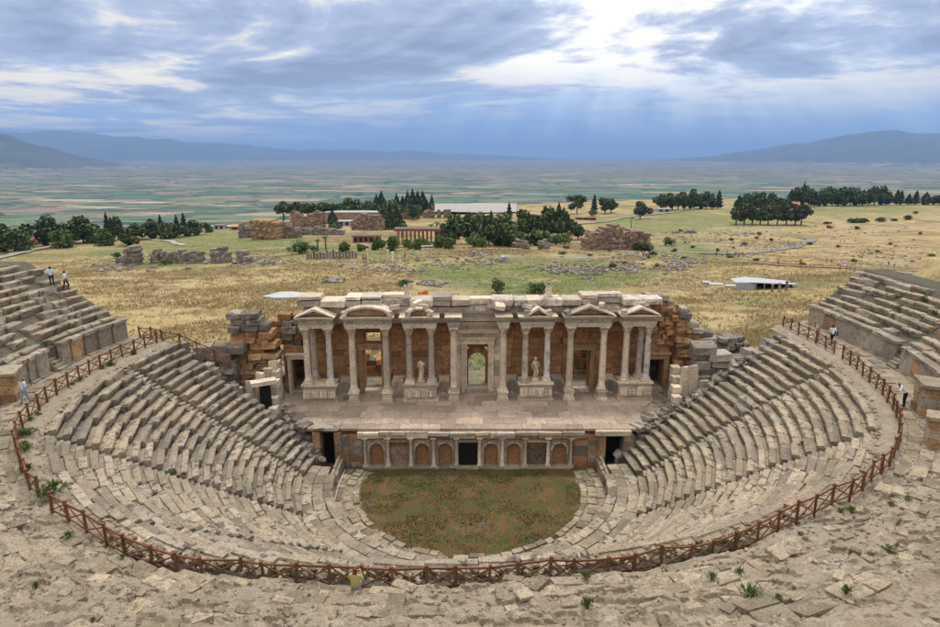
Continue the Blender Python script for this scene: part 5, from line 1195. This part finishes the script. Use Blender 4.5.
for px, py, h, w, kd, mt, lab in ((577, 214, 18, 13, 'pine', LD, 'ragged pine beside the small red hut'), (594, 212, 16, 8, 'cone', LC, 'slim conifer between two pines by the red hut'), (605, 214, 15, 12, 'pine', LD, 'dark pine beside the slim conifer by the red hut'), (611, 213, 12, 11, 'round', LD, 'round tree touching the dark pine by the red hut'), (593, 216, 7, 8, 'bush', LM, 'bush below the slim conifer by the red hut'),
                                  (640, 219, 15, 14, 'round', LD, 'lone round tree on the open field behind the long ruin wall'), (642, 251, 11, 16, 'bush', LD, 'round dark bush in front of the long ruin wall'), (670, 246, 8, 9, 'bush', LM, 'small round bush among the grey stones'), (612, 269, 7, 8, 'bush', LD, 'small dark bush beside the heap of grey stones'), (117, 258, 6, 8, 'bush', LM, 'small bush beside the square ruin pier'), (165, 265, 6, 13, 'bush', LM, 'low bush in front of the low ruin walls'),
                                  (300, 254, 12, 22, 'bush', LM, 'spreading green bush beside the row of stub columns'), (346, 252, 11, 13, 'round', LM, 'small tree behind the row of stub columns'), (314, 252, 7, 9, 'bush', LM, 'low bush behind the row of stub columns'), (378, 250, 16, 12, 'round', LM, 'small green tree before the red pavilion'), (394, 251, 15, 11, 'round', LM, 'green tree between the pavilion and the pergola'), (425, 246, 9, 12, 'round', LM, 'small tree beside the white courtyard'),
                                  (497, 293, 13, 15, 'bush', LM, 'fig bush growing behind the facade attic'), (535, 293, 11, 16, 'bush', LM, 'green shrub behind the short pillar stub'), (404, 286, 6, 12, 'bush', LM, 'low bush by the heap of dark stones')):
    tree(px, py, h, w, kd, mt, lab, None)
for px, py, h, w, lab in ((409, 249, 11, 10, 'small green tree in front of the pergola near its middle'), (418, 250, 12, 11, 'round green tree in front of the pergola posts'), (441, 248, 14, 13, 'leafy tree before the far end of the pergola'), (449, 249, 13, 12, 'leafy tree between the pergola and the dark grove'), (362, 251, 8, 10, 'low green tree before the red pavilion steps'), (402, 229, 9, 10, 'green tree behind the pergola roof')): tree(px, py, h, w, 'round', LM, lab, None)
G5 = 'groves on the far field'
for px in (660, 666, 672, 678, 684): tree(px, 210, 13 + rng.uniform(0, 3), 12, 'pine' if px % 4 else 'round', LD, 'dark pine in the grove beyond the long ruin wall', G5)
for px, h in ((690, 14), (694, 17), (700, 13), (706, 15), (712, 14), (718, 17)): tree(px, 209, h, 10, 'round' if px < 710 else 'cone', LD if px < 710 else LC, 'dark tree in the grove next to the pale hut', G5)
for px, h, kd in ((738, 15, 'cone'), (745, 16, 'round'), (752, 17, 'round'), (760, 17, 'round'), (770, 16, 'round'), (778, 12, 'round'), (786, 11, 'round'), (774, 15, 'round')): tree(px, 212, h, 12, kd, LD if kd == 'round' else LC, 'dark ' + ('tree' if kd == 'round' else 'conifer') + ' in the grove behind the red roofed houses', G5)
tree(802, 207, 24, 3.6, 'cypress', LC, 'very tall thin cypress beside the red roofed houses', G5)
for px in (736, 744, 752, 760, 768, 777, 786, 795, 801): tree(px, 225, 18 + rng.uniform(-2, 2), 14, 'pine', LB if px % 3 == 0 else LD, 'open crowned pine in the stand before the red roofed houses', G5)
for k, px in enumerate(range(790, 884, 6)): tree(px, 207 - (px - 790) * .02, 15 + rng.uniform(-2, 3), 12, 'round' if k % 4 else 'cone', LD if k % 4 else LC, ('dark tree' if k % 4 else 'dark conifer') + ' in the long windbreak on the far field', 'windbreak on the far field')
for px, h in ((886, 10), (896, 14), (900, 13), (908, 10), (915, 13)): tree(px, 205, h, 9, 'cone', LC, 'dark conifer at the thin end of the windbreak', 'windbreak on the far field')
tree(925, 205, 12, 7, 'cypress', LC, 'lone cypress standing apart from the windbreak', None)
for px in (933, 940, 948): tree(px, 205, 8, 11, 'round', LD, 'low dark tree beyond the lone cypress', G5)
for px, py, w, h in ((852, 223, 10, 6), (859, 223, 10, 6), (865, 223, 8, 5), (879, 222, 8, 5), (894, 221, 7, 3), (907, 220, 8, 5), (828, 224, 7, 3), (916, 214, 4, 3)): tree(px, py, h, w, 'bush', LD, 'dark bush in the broken line across the dry field', 'bushes across the dry field')
for k in range(34): tree(rng.uniform(560, 935), rng.uniform(226, 268), rng.uniform(2, 4), rng.uniform(3, 7), 'bush', rng.choice((LM, LD, LB)) if False else rng.choice((LM, LD)), 'small scrub bush scattered over the dry grass field', 'scrub on the dry field')
# palms
def palm(px, py, hp, lab):
    p = far_pos(px, py); h = hp * pxm(px, py, p.y); r_ = thing('palm_tree', p, lab, 'tree', 'palms of the ruined town'); b = MB(); b.tube([(0, 0, -.2), (0, 0, h * .9)], [.28, .2], 7); b.build('trunk', [MAT['bark']], r_, T(*p))
    b = MB()
    for k in range(14):
        a = k * .9; L = h * .28; e = Vector((math.cos(a), math.sin(a), 0)); s_ = Vector((-e.y, e.x, 0)) * .18; z0 = h * .9; up = .3 + .5 * (k % 3) / 3
        pts = [Vector((0, 0, z0)), e * L * .5 + Vector((0, 0, z0 + L * up)), e * L + Vector((0, 0, z0 + L * (up - .45)))]
        v = []
        for q in pts: v += [q - s_, q + s_]
        b.put(v, [(0, 1, 3, 2), (2, 3, 5, 4)])
    b.build('crown', [MAT['leaf_mid']], r_, T(*p))
for a in ((631, 229, 11, 'single palm rising behind the long ruin wall'), (431, 238, 13, 'palm at the pergola beside two others'), (437, 238, 15, 'tallest palm at the red pergola'), (441, 239, 15, 'palm at the corner of the red pergola'), (403, 236, 12, 'palm between the cypress and the pergola'), (326, 250, 13, 'bare palm beside the spreading green bush'), (318, 251, 11, 'short palm beside the spreading green bush')): palm(*a)
# ------------------------------------------------------------------ ruins of the town
def far_wall(px0, px1, py, tops, mat, lab, cat='ruin', thick=2.2, bs=1.3, name='ancient_ruin', group=None, holes=()):
    a, b = far_pos(px0, py), far_pos(px1, py); d = (a + b) / 2; k = pxm((px0 + px1) / 2, py, d.y); L = (px1 - px0) * k; it = []
    z0 = min(a.z, b.z) - .6; nx = max(2, round(L / bs)); ang = math.atan2((b - a).y, (b - a).x)
    if abs(ang) > .5: ang = .5 * np.sign(ang)
    B = T(d.x, d.y, z0) @ Matrix.Rotation(ang, 4, 'Z'); bh = bs * .62
    for i in range(nx):
        px = px0 + (px1 - px0) * (i + .5) / nx; ht = (py - np.interp(px, [q[0] for q in tops], [q[1] for q in tops])) * k + .6 + rng.gauss(0, .35); nz = max(1, round(ht / bh))
        for j in range(nz):
            if any(h0 < px < h1 and j < nz * hz_ for h0, h1, hz_ in holes): continue
            off = .25 * L / nx * (j % 2)
            it.append(B @ T(-L / 2 + (i + .5) * L / nx + off, rng.gauss(0, .09), (j + .5) * bh) @ jit(.02, .02, .03) @ sc(L / nx * 1.12, thick * rng.uniform(.9, 1.1), bh * 1.12))
    o = joined(name, MAT[mat], it, raw=RAWB, kind=None); return tag(o, lab, cat, group)
RAWB = [rough_box(500 + i, j=.07, ch=.10) for i in range(8)]
far_wall(254, 282, 239, [(254, 220), (262, 219), (270, 218), (282, 221)], 'ochre_far' if 'ochre_far' in MAT else 'ochre_wall', 'massive ochre bath ruin block with a bricked up arch', holes=((265, 268, .25),), thick=7)
far_wall(241, 254, 238, [(241, 224), (247, 221), (254, 226)], 'ruin_grey', 'dark crumbling wall stump joined to the ochre bath ruin', thick=5)
far_wall(282, 300, 238, [(282, 222), (290, 224), (300, 229)], 'ruin_far', 'broken wall running down from the ochre bath ruin', thick=5)
far_wall(291, 325, 228, [(291, 214), (294, 210), (298, 213), (305, 216), (312, 214), (318, 211), (325, 212)], 'ruin_far', 'tall ragged brown wall below the umbrella pines', thick=4)
far_wall(299, 345, 235, [(299, 229), (320, 228), (345, 229)], 'ruin_grey', 'long low grey wall in front of the ragged brown wall', thick=2)
far_wall(352, 386, 230, [(352, 221), (358, 217), (364, 213), (370, 216), (378, 214), (386, 221)], 'ruin_far', 'pinkish ruined hall wall behind the red pavilion', thick=5)
far_wall(423, 434, 218, [(423, 212), (428, 210), (434, 211)], 'ruin_far', 'ruined pier nearest the tall cypresses', thick=4, group='ruined piers near the white terrace'); far_wall(437, 441, 218, [(437, 210), (441, 210)], 'ruin_far', 'thin ruined pier between two broader ones', thick=3); far_wall(444, 450, 218, [(444, 210), (450, 210)], 'ruin_far', 'ruined pier nearest the white terrace', thick=4); far_wall(400, 420, 219, [(400, 214), (410, 213), (420, 216)], 'ruin_far', 'low ruined wall under the cypress clump', thick=3)
far_wall(578, 650, 250, [(578, 240), (582, 231), (590, 230), (597, 226), (604, 223), (614, 223), (619, 230), (630, 230), (642, 230), (650, 236)], 'ruin_far', 'long pinkish ruin wall with a ragged top on the field', thick=4)
far_wall(128, 140, 265, [(128, 249), (132, 246), (138, 246), (140, 250)], 'ruin_grey', 'square grey ruin pier standing on the field', bs=1.0, thick=3)
far_wall(118, 129, 264, [(118, 260), (124, 258), (129, 257)], 'ruin_grey', 'low rubble wall beside the square ruin pier', bs=.9)
for a, b, tp, nm in ((152, 162, [(152, 253), (156, 250), (162, 252)], 'low ruin wall closest to the square pier'), (163, 174, [(163, 251), (168, 252), (174, 251)], 'low ruin wall with dark gaps near the low bush'), (176, 190, [(176, 252), (184, 249), (190, 249)], 'low ruin wall with the highest pale pier'), (191, 204, [(191, 249), (197, 252), (204, 251)], 'low broken ruin wall at the end of its row'), (211, 232, [(211, 252), (216, 249), (224, 251), (232, 250)], 'tumbled ruin wall before the green slope'), (238, 252, [(238, 255), (244, 250), (250, 252)], 'rounded heap of ruin stones below the bath ruin')):
    far_wall(a, b, 263, tp, 'ruin_grey', nm, bs=1.0, thick=2, group='low ruin walls on the field')
far_wall(513, 522, 248, [(513, 240), (518, 238), (522, 240)], 'ruin_grey', 'pair of pale pillars stump left of the grove rubble'.replace('left of', 'beside'), bs=.9); far_wall(523, 528, 249, [(523, 242), (528, 241)], 'ruin_grey', 'leaning pale block beside the pillar stump', bs=.9); far_wall(538, 549, 249, [(538, 242), (543, 240), (549, 242)], 'ruin_grey', 'broken grey monument base below the grove', bs=.9)
far_wall(500, 507, 262, [(500, 256), (503, 254), (507, 256)], 'white_stone', 'pale marble block pile beside the trench', bs=.8); far_wall(655, 700, 233, [(655, 231), (700, 231)], 'ruin_grey', 'low grey field wall beyond the round bush', bs=1.2)
# standing and stub columns
def far_col(px, py, hp, lab, grp, mat='marble', r_=.32):
    p = far_pos(px, py); h = hp * pxm(px, py, p.y); b = MB(); b.lathe([(r_ * 1.3, -.3), (r_ * 1.3, .15), (r_, .25), (r_ * .85, h - .3), (r_ * 1.15, h - .2), (r_ * 1.2, h)], seg=10); tag(b.build('ancient_column', [MAT[mat]], None, T(*p)), lab, 'column', grp)
for px, py, h in ((368, 263, 14), (388, 263, 13), (393, 263, 11), (400, 262, 6)): far_col(px, py, h, 'pale standing column on the dry field before the pavilion', 'columns on the dry field')
for k in range(16): far_col(308 + k * 3.2, 259 - .05 * k, rng.uniform(5, 9), 'grey stub column in the row beside the spreading bush', 'row of stub columns', 'ruin_grey')
for px in (272, 286, 289): far_col(px, 250, 8, 'pale stub column on the green strip below the bath ruin', 'stub columns on the green strip')
for px, py, h in ((786, 291, 10), (772, 292, 8), (779, 292, 9)): far_col(px, py, h, 'thin stone post standing in the grass by the white shelter', 'stone posts by the shelter', 'ruin_grey', .22)
# buildings
def house(px0, px1, py, pyt, mats, lab, depth=8, openings=0, flat=True, cat='building', name='small_house', roof_h=.0):
    a, b = far_pos(px0, py), far_pos(px1, py); d = (a + b) / 2; k = pxm((px0 + px1) / 2, py, d.y); L = (px1 - px0) * k; h = (py - pyt) * k; z0 = min(a.z, b.z) - .5
    r_ = thing(name, (d.x, d.y, z0), lab, cat); B = T(d.x, d.y + depth / 2, z0)
    m_ = MB(); m_.box((0, 0, h / 2), (L, depth, h)); w_ = link('wall', m_.mesh('wall', [MAT[mats[0]]]), r_, B)
    m_ = MB()
    if flat: m_.box((0, 0, h + .15), (L + .8, depth + .8, .3))
    else: m_.put([(-L / 2 - .5, -depth / 2 - .5, h), (L / 2 + .5, -depth / 2 - .5, h), (L / 2 + .5, depth / 2 + .5, h), (-L / 2 - .5, depth / 2 + .5, h), (-L / 2 + L * .15, 0, h + roof_h), (L / 2 - L * .15, 0, h + roof_h)], [(0, 1, 5, 4), (1, 2, 5), (2, 3, 4, 5), (3, 0, 4), (3, 2, 1, 0)])
    link('roof', m_.mesh('roof', [MAT[mats[1]]]), r_, B)
    for i in range(openings):
        m_ = MB(); m_.box((-L / 2 + (i + .5) * L / openings, -depth / 2, (h + .5) * .5), (L / openings * .5, .16, (h - .5) * .62)); wd = link('window', m_.mesh('window', [MAT['dark']]), r_, B)
        m_ = MB(); m_.box((-L / 2 + (i + .5) * L / openings, -depth / 2 - .08, (h + .5) * .5 - (h - .5) * .34), (L / openings * .58, .2, .14)); link('sill', m_.mesh('sill', [MAT['white_stone']]), wd, B)
house(325, 378, 224, 212, ('ruin_far', 'white_stone'), 'long low museum hall with pale stone walls', 12, 0)
house(338, 356, 226, 220.5, ('grey_sheet', 'metal_roof'), 'flat grey roofed shed in front of the museum hall', 6, 3)
house(353, 379, 243, 235, ('red_paint', 'ruin_far'), 'red painted pavilion with dark openings', 6, 5)
house(230, 240, 230, 226, ('orange_paint', 'orange_paint'), 'small orange hut on the green slope', 5, 1); house(214, 224, 229, 224, ('grey_sheet', 'ruin_grey'), 'grey stone hut beside the orange hut', 5, 2); house(205, 238, 226, 222.5, ('white_stone', 'metal_roof'), 'long white roofed shed behind the orange hut', 6, 0)
house(576, 596, 220, 217, ('red_paint', 'red_paint'), 'small dark red hut beside the pines', 4, 3)
house(760, 776, 211, 206, ('white_stone', 'red_roof'), 'house with a bright red roof behind the pine stand', 9, 3, False, roof_h=3); house(782, 800, 209, 205, ('white_stone', 'red_roof'), 'second red roofed house beside the tall thin cypress', 9, 3, False, roof_h=3)
house(658, 670, 212, 208.5, ('grey_sheet', 'metal_roof'), 'pale hut under the grove beyond the ruin wall', 6, 2); house(22, 32, 246, 241, ('ochre_wall', 'red_roof'), 'small house with red roof between the road trees', 6, 2, False, roof_h=1.5)
# pergola of red posts
a = far_pos(398, 244); b = far_pos(452, 243); k = pxm(425, 243, a.y); h = 13 * k; pg = thing('pergola', (a + b) / 2, 'long red pergola with many posts beside the courtyard', 'pergola')
for i in range(14):
    p = a.lerp(b, i / 13); m_ = MB(); m_.box((0, 0, h / 2 - .2), (.35, .35, h)); m_.build('post', [MAT['red_paint']], pg, T(*p)); m_ = MB(); m_.box((0, 5, h / 2 - .2), (.35, .35, h)); m_.build('post', [MAT['red_paint']], pg, T(*p))
m_ = MB(); m_.box((0, 2.5, h), ((b - a).length + 2, 7.5, .5)); m_.build('roof', [MAT['red_paint']], pg, T(*((a + b) / 2)))
m_ = MB(); m_.box((0, 2.5, h + .5), ((b - a).length + 2, 7.0, .4)); m_.build('roof_cover', [MAT['ruin_far']], pg, T(*((a + b) / 2)))
# white shelter over an excavation
a = far_pos(735, 290); k = pxm(735, 290, a.y); L = 66 * k; sh = thing('excavation_shelter', a, 'low white roofed shelter over an excavation in the dry grass', 'shelter')
m_ = MB(); m_.put([(0, 0, 1.35), (L * .27, -1.0, 1.55), (L, 1.2, .75), (L * .97, 4, .85), (L * .25, 3.2, 1.75), (0, 2.6, 1.5)] + [(0, 0, 1.22), (L * .27, -1.0, 1.42), (L, 1.2, .62), (L * .97, 4, .72), (L * .25, 3.2, 1.62), (0, 2.6, 1.37)], [(0, 1, 4, 5), (1, 2, 3, 4), (6, 11, 10, 7), (7, 10, 9, 8)] + [(i, i + 6, (i + 1) % 6 + 6, (i + 1) % 6) for i in range(6)])
m_.build('roof', [MAT['metal_roof']], sh, T(*a))
m_ = MB(); m_.box((L * .135, -.45, .62), (L * .27, .1, 1.3), Matrix.Rotation(-.12, 3, 'Z')); m_.build('side_panel', [MAT['grey_sheet']], sh, T(*a))
m_ = MB(); m_.box((L * .62, 2.2, .35), (L * .7, .2, 1.2), Matrix.Rotation(.07, 3, 'Z')); m_.build('roof_shade_panel', [MAT['dark']], sh, T(*a))  # near-black board paints the shade beneath the shelter roof
for i in range(6): m_ = MB(); m_.box((L * (.28 + .14 * i), -.8 + .38 * i, .55 - .07 * i), (.1, .1, 1.6 - .12 * i)); m_.build('post', [MAT['grey_sheet']], sh, T(*a))
for px, py, w in ((716, 285, 13), (730, 287, 9), (706, 283, 7)):
    p = far_pos(px, py); k = pxm(px, py, p.y); m_ = MB(); m_.box((0, 0, .12), (w * k, 1.6, .3), Matrix.Rotation(-.2, 3, 'Z')); tag(m_.build('white_board', [MAT['metal_roof']], None, T(*p)), 'flat white sheet lying in the grass beside the shelter', 'sheet', 'white sheets by the shelter')
# white hipped slab
p = far_pos(285, 298); k = pxm(285, 298, p.y); w = 44 * k; m_ = MB(); m_.put([(-w * .5, -.3, .35), (-w * .12, -1.6, .35), (w * .46, -1.0, .4), (w * .5, 1.4, .5), (-w * .2, 2.6, .5), (-w * .5, -.3, .05), (-w * .12, -1.6, .0), (w * .46, -1.0, .05), (w * .5, 1.4, .1), (-w * .2, 2.6, .1), (-.6, .6, .95), (1.2, .7, .92)], [(0, 1, 10), (1, 2, 11, 10), (2, 3, 11), (3, 4, 10, 11), (4, 0, 10)] + [(i + 5, (i + 1) % 5 + 5, (i + 1) % 5, i) for i in range(5)] + [(9, 8, 7, 6, 5)])
tag(m_.build('white_canopy', [MAT['metal_roof']], None, T(p.x, p.y, p.z)), 'low white canopy lying on the golden field behind the facade', 'canopy')
# terraces, paths
tm = []
for d in np.linspace(492, 585, 14): tm.append([(d * math.sin(R(a_)), d * math.cos(R(a_)), -17.2 + .4 * math.sin(d * .3 + a_) + 1.2 * fbm(np.array([d / 20]), np.array([a_]), 3)[0]) for a_ in np.linspace(-3.8, 4.2, 30)])
tag(link('travertine_terrace', gridmesh('travertine_terrace', np.array(tm), MAT['white_stone'])), kind='structure')
def ribbon(name, pts, w, mat, lift=.18):
    P_ = [far_pos(*q) for q in pts]; out = []
    fine = []
    for i in range(len(P_) - 1):
        for u in np.linspace(0, 1, 14, endpoint=False): fine.append(P_[i].lerp(P_[i + 1], u))
    fine.append(P_[-1])
    for i, q in enumerate(fine):
        d = (fine[min(i + 1, len(fine) - 1)] - fine[max(0, i - 1)]); d.z = 0; d.normalize(); s_ = Vector((-d.y, d.x, 0)); row = []
        for e in (-1, -.5, 0, .5, 1):
            c_ = q + s_ * (e * w / 2 * (1 + .15 * math.sin(i * .7))); row.append((c_.x, c_.y, float(plateau(np.array([c_.x]), np.array([c_.y]))[0]) + lift + .12))
        out.append(row)
    tag(link(name, gridmesh(name, np.array(out), MAT[mat])), kind='structure')
stone('path', (.36, .32, .26), (.31, .27, .22), (.22, .19, .15), .4, .3, tint=.05)
ribbon('path', [(700, 254), (728, 254), (760, 252), (785, 249), (806, 244), (812, 240), (800, 238)], 4.5, 'path'); ribbon('path', [(560, 226), (610, 221), (660, 214), (700, 209)], 5, 'path', .3); ribbon('road', [(-20, 262), (10, 256), (35, 250), (62, 246)], 6, 'path', .3); ribbon('path', [(150, 240), (172, 242), (185, 246)], 3, 'path'); ribbon('courtyard', [(414, 248), (427, 246), (440, 247)], 10, 'path', .3)
ribbon('track', [(740, 262), (780, 266), (830, 268), (870, 270)], 3, 'path')
# stone scatters on the field
def scatter(name, lab, spots, n, lo, hi, mat):
    it = []
    for k in range(n):
        px, py, wx, wy = spots[k % len(spots)]; q = far_pos(px + rng.gauss(0, wx), py + rng.gauss(0, wy)); a_ = rng.uniform(lo, hi)
        it.append(T(q.x, q.y, q.z + a_ * .15) @ Matrix.Rotation(rng.uniform(0, 6), 4, 'Z') @ jit(.2, .2, 0) @ sc(a_ * 1.3, a_, a_ * .8))
    tag(joined(name, MAT[mat], it), lab, 'stones')
scatter('scattered_stones', 'grey stones strewn over the green field below the ruin wall', [(560, 270, 14, 2.5), (585, 272, 14, 2.5), (630, 267, 7, 3), (600, 268, 22, 2.5), (690, 262, 12, 2), (672, 268, 12, 2)], 560, .22, .75, 'ruin_grey')
scatter('scattered_stones', 'pale stones scattered on the dry field near the standing columns', [(375, 266, 22, 2.5), (480, 256, 25, 2.5), (440, 266, 30, 3), (395, 272, 18, 2), (490, 262, 14, 2), (410, 258, 25, 2.5)], 330, .2, .65, 'ruin_grey')
scatter('scattered_stones', 'grey stones on the dry grass before the far groves', [(690, 240, 22, 3), (740, 234, 26, 3), (850, 233, 34, 4), (650, 256, 26, 2), (760, 244, 20, 3), (880, 255, 25, 6), (120, 268, 14, 2), (260, 262, 16, 2)], 620, .25, .9, 'ruin_grey')
scatter('stone_heap', 'heap of dark stones on the field behind the stub pillar', [(432, 284, 8, 1.5), (200, 262, 30, 2), (335, 281, 4, 1)], 200, .3, .9, 'ruin_grey')
# far visitors
FP = [m_st, m_st2, m_walk, m_vest]; FP += [person_mesh(WALK, dict(shirt=a, legs=b)) for a, b in (('cloth_red', 'cloth_black'), ('cloth_black', 'cloth_blue'), ('cloth_grey', 'cloth_black'))]
for px, py in ((716, 258), (719, 257), (722, 258), (727, 256), (729, 257), (735, 257), (737, 256), (739, 258), (742, 257), (744, 258), (747, 260), (751, 259), (771, 252), (777, 251), (785, 248), (788, 247), (790, 249), (792, 247), (794, 248), (796, 247), (799, 248), (801, 246), (803, 247), (806, 245), (643, 258), (646, 258), (778, 266), (800, 267), (826, 265), (831, 264), (888, 268), (894, 268), (363, 261), (366, 262), (363.5, 262), (474, 257), (481, 259), (840, 244), (844, 244), (405, 259)):
    q = far_pos(px, py); z_ = float(plateau(np.array([q.x]), np.array([q.y]))[0]); person(rng.choice(FP), (q.x, q.y, z_ + .2), rng.uniform(0, 360), 'small far visitor walking among the ruins on the field', 'distant visitors on the paths')
q = far_pos(843, 271); sg = thing('sign_frame', q, 'white framed notice board with red posts beside the track', 'sign'); k = pxm(843, 271, q.y)
for s in (-1, 1): m_ = MB(); m_.box((s * .7, 0, 1.0), (.14, .14, 2.4)); m_.build('post', [MAT['red_roof']], sg, T(*q))
m_ = MB(); m_.box((0, 0, 1.75), (1.7, .1, .9)); m_.build('board', [MAT['cloth_white']], sg, T(*q)); m_ = MB(); m_.box((0, -.06, 1.75), (1.0, .04, .4)); m_.build('panel', [MAT['cloth_pink']], sg, T(*q))
q = far_pos(425, 294); m_ = MB(); m_.box((0, 0, .25), (1.1, .7, .5)); m_.box((.15, 0, .6), (.55, .45, .25)); m_.box((-.95, 0, .2), (.5, .7, .4)); tag(m_.build('plastic_crate', [MAT['orange_paint']], None, T(*q)), 'orange crate pile lying in the grass behind the attic', 'crate')
# ------------------------------------------------------------------ grass
def tufts(name, mat, n, lab, cond, hl, hh, seed):
    q = np.random.default_rng(seed); a = np.radians(q.uniform(-41, 41, n)); d = np.exp(q.uniform(np.log(58), np.log(330), n)); x_, y_ = d * np.sin(a), d * np.cos(a); z_ = ground(x_, y_)
    g, b = paint(np.stack([x_, y_, z_], -1)); r_ = np.hypot(x_, y_ - 46.5); keep = cond(g, b, q.uniform(0, 1, n), fbm(x_ / 9, y_ / 9, 55)) & ((r_ > 46) | ((y_ > 63) & (np.abs(x_) < 60) & (r_ > 17)))
    keep &= (z_ < 9)
    x_, y_, z_ = x_[keep], y_[keep], z_[keep]; m = len(x_); h = q.uniform(hl, hh, m) * (.6 + .9 * fbm(x_ / 6, y_ / 6, 66)); V = []
    for k in range(3):
        t_ = q.uniform(0, 6.283, m); w = h * .22; dx, dy = np.cos(t_), np.sin(t_); lx, ly = q.normal(0, .35, m) * h, q.normal(0, .35, m) * h; ox, oy = q.normal(0, .25, m), q.normal(0, .25, m)
        V.append(np.stack([np.stack([x_ + ox - dx * w, y_ + oy - dy * w, z_ - .05], -1), np.stack([x_ + ox + dx * w, y_ + oy + dy * w, z_ - .05], -1), np.stack([x_ + ox + lx, y_ + oy + ly, z_ + h], -1)], 1))
    V = np.concatenate(V).reshape(-1, 3); o = link(name, npmesh(name, V, np.arange(len(V)).reshape(-1, 3), MAT[mat])); tag(o, lab, 'grass', None, 'stuff')
tufts('dry_grass', 'dry_grass', 150000, 'tall dry golden grass covering the field', lambda g, b, u, n_: (u > g * 1.2) & (u > b) & (u < .15 + 2.2 * sst(n_, .35, .62)), .12, .42, 5)
tufts('green_grass', 'green_grass', 70000, 'short green grass in patches on the field', lambda g, b, u, n_: (g > .25) & (u > b) & (u < g), .10, .28, 6)
q = np.random.default_rng(9); n = 30000; r_ = 8.9 * np.sqrt(q.uniform(0, 1, n)); a = q.uniform(0, 6.283, n); x_, y_ = r_ * np.cos(a), 45.6 + r_ * np.sin(a); kp = (y_ < 49.6); x_, y_ = x_[kp], y_[kp]; x2 = q.uniform(-9, 9, 2500); y2 = q.uniform(47, 49.6, 2500); x_, y_ = np.r_[x_, x2], np.r_[y_, y2]; m = len(x_)
pt = fbm(x_ / 1.4, y_ / 1.4, 91); kp = pt + q.normal(0, .08, m) > .46; x_, y_ = x_[kp], y_[kp]; m = len(x_); h = q.uniform(.03, .11, m); V = []
for k in range(2):
    t_ = q.uniform(0, 6.283, m); w = h * .3; dx, dy = np.cos(t_), np.sin(t_); V.append(np.stack([np.stack([x_ - dx * w, y_ - dy * w, 0 * x_ - .02], -1), np.stack([x_ + dx * w, y_ + dy * w, 0 * x_ - .02], -1), np.stack([x_ + q.normal(0, .5, m) * h, y_ + q.normal(0, .5, m) * h, h], -1)], 1))
V = np.concatenate(V).reshape(-1, 3); tag(link('orchestra_grass', npmesh('orchestra_grass', V, np.arange(len(V)).reshape(-1, 3), MAT['orch_grass'])), 'short green and rusty brown grass in the orchestra', 'grass', None, 'stuff')
# ------------------------------------------------------------------ the air
hb = MB(); hb.box((0, 14000, 415), (130000, 100000, 1290))
m = bpy.data.materials.new('haze'); m.use_nodes = True; t = NT(m.node_tree); t.n.clear()
pvn = t.add('ShaderNodeVolumePrincipled', {'Color': (.33, .54, .92, 1), 'Density': HAZE, 'Anisotropy': .1})
t.add('ShaderNodeOutputMaterial', {'Volume': pvn.outputs[0]})
tag(hb.build('haze', [m]), kind='stuff')
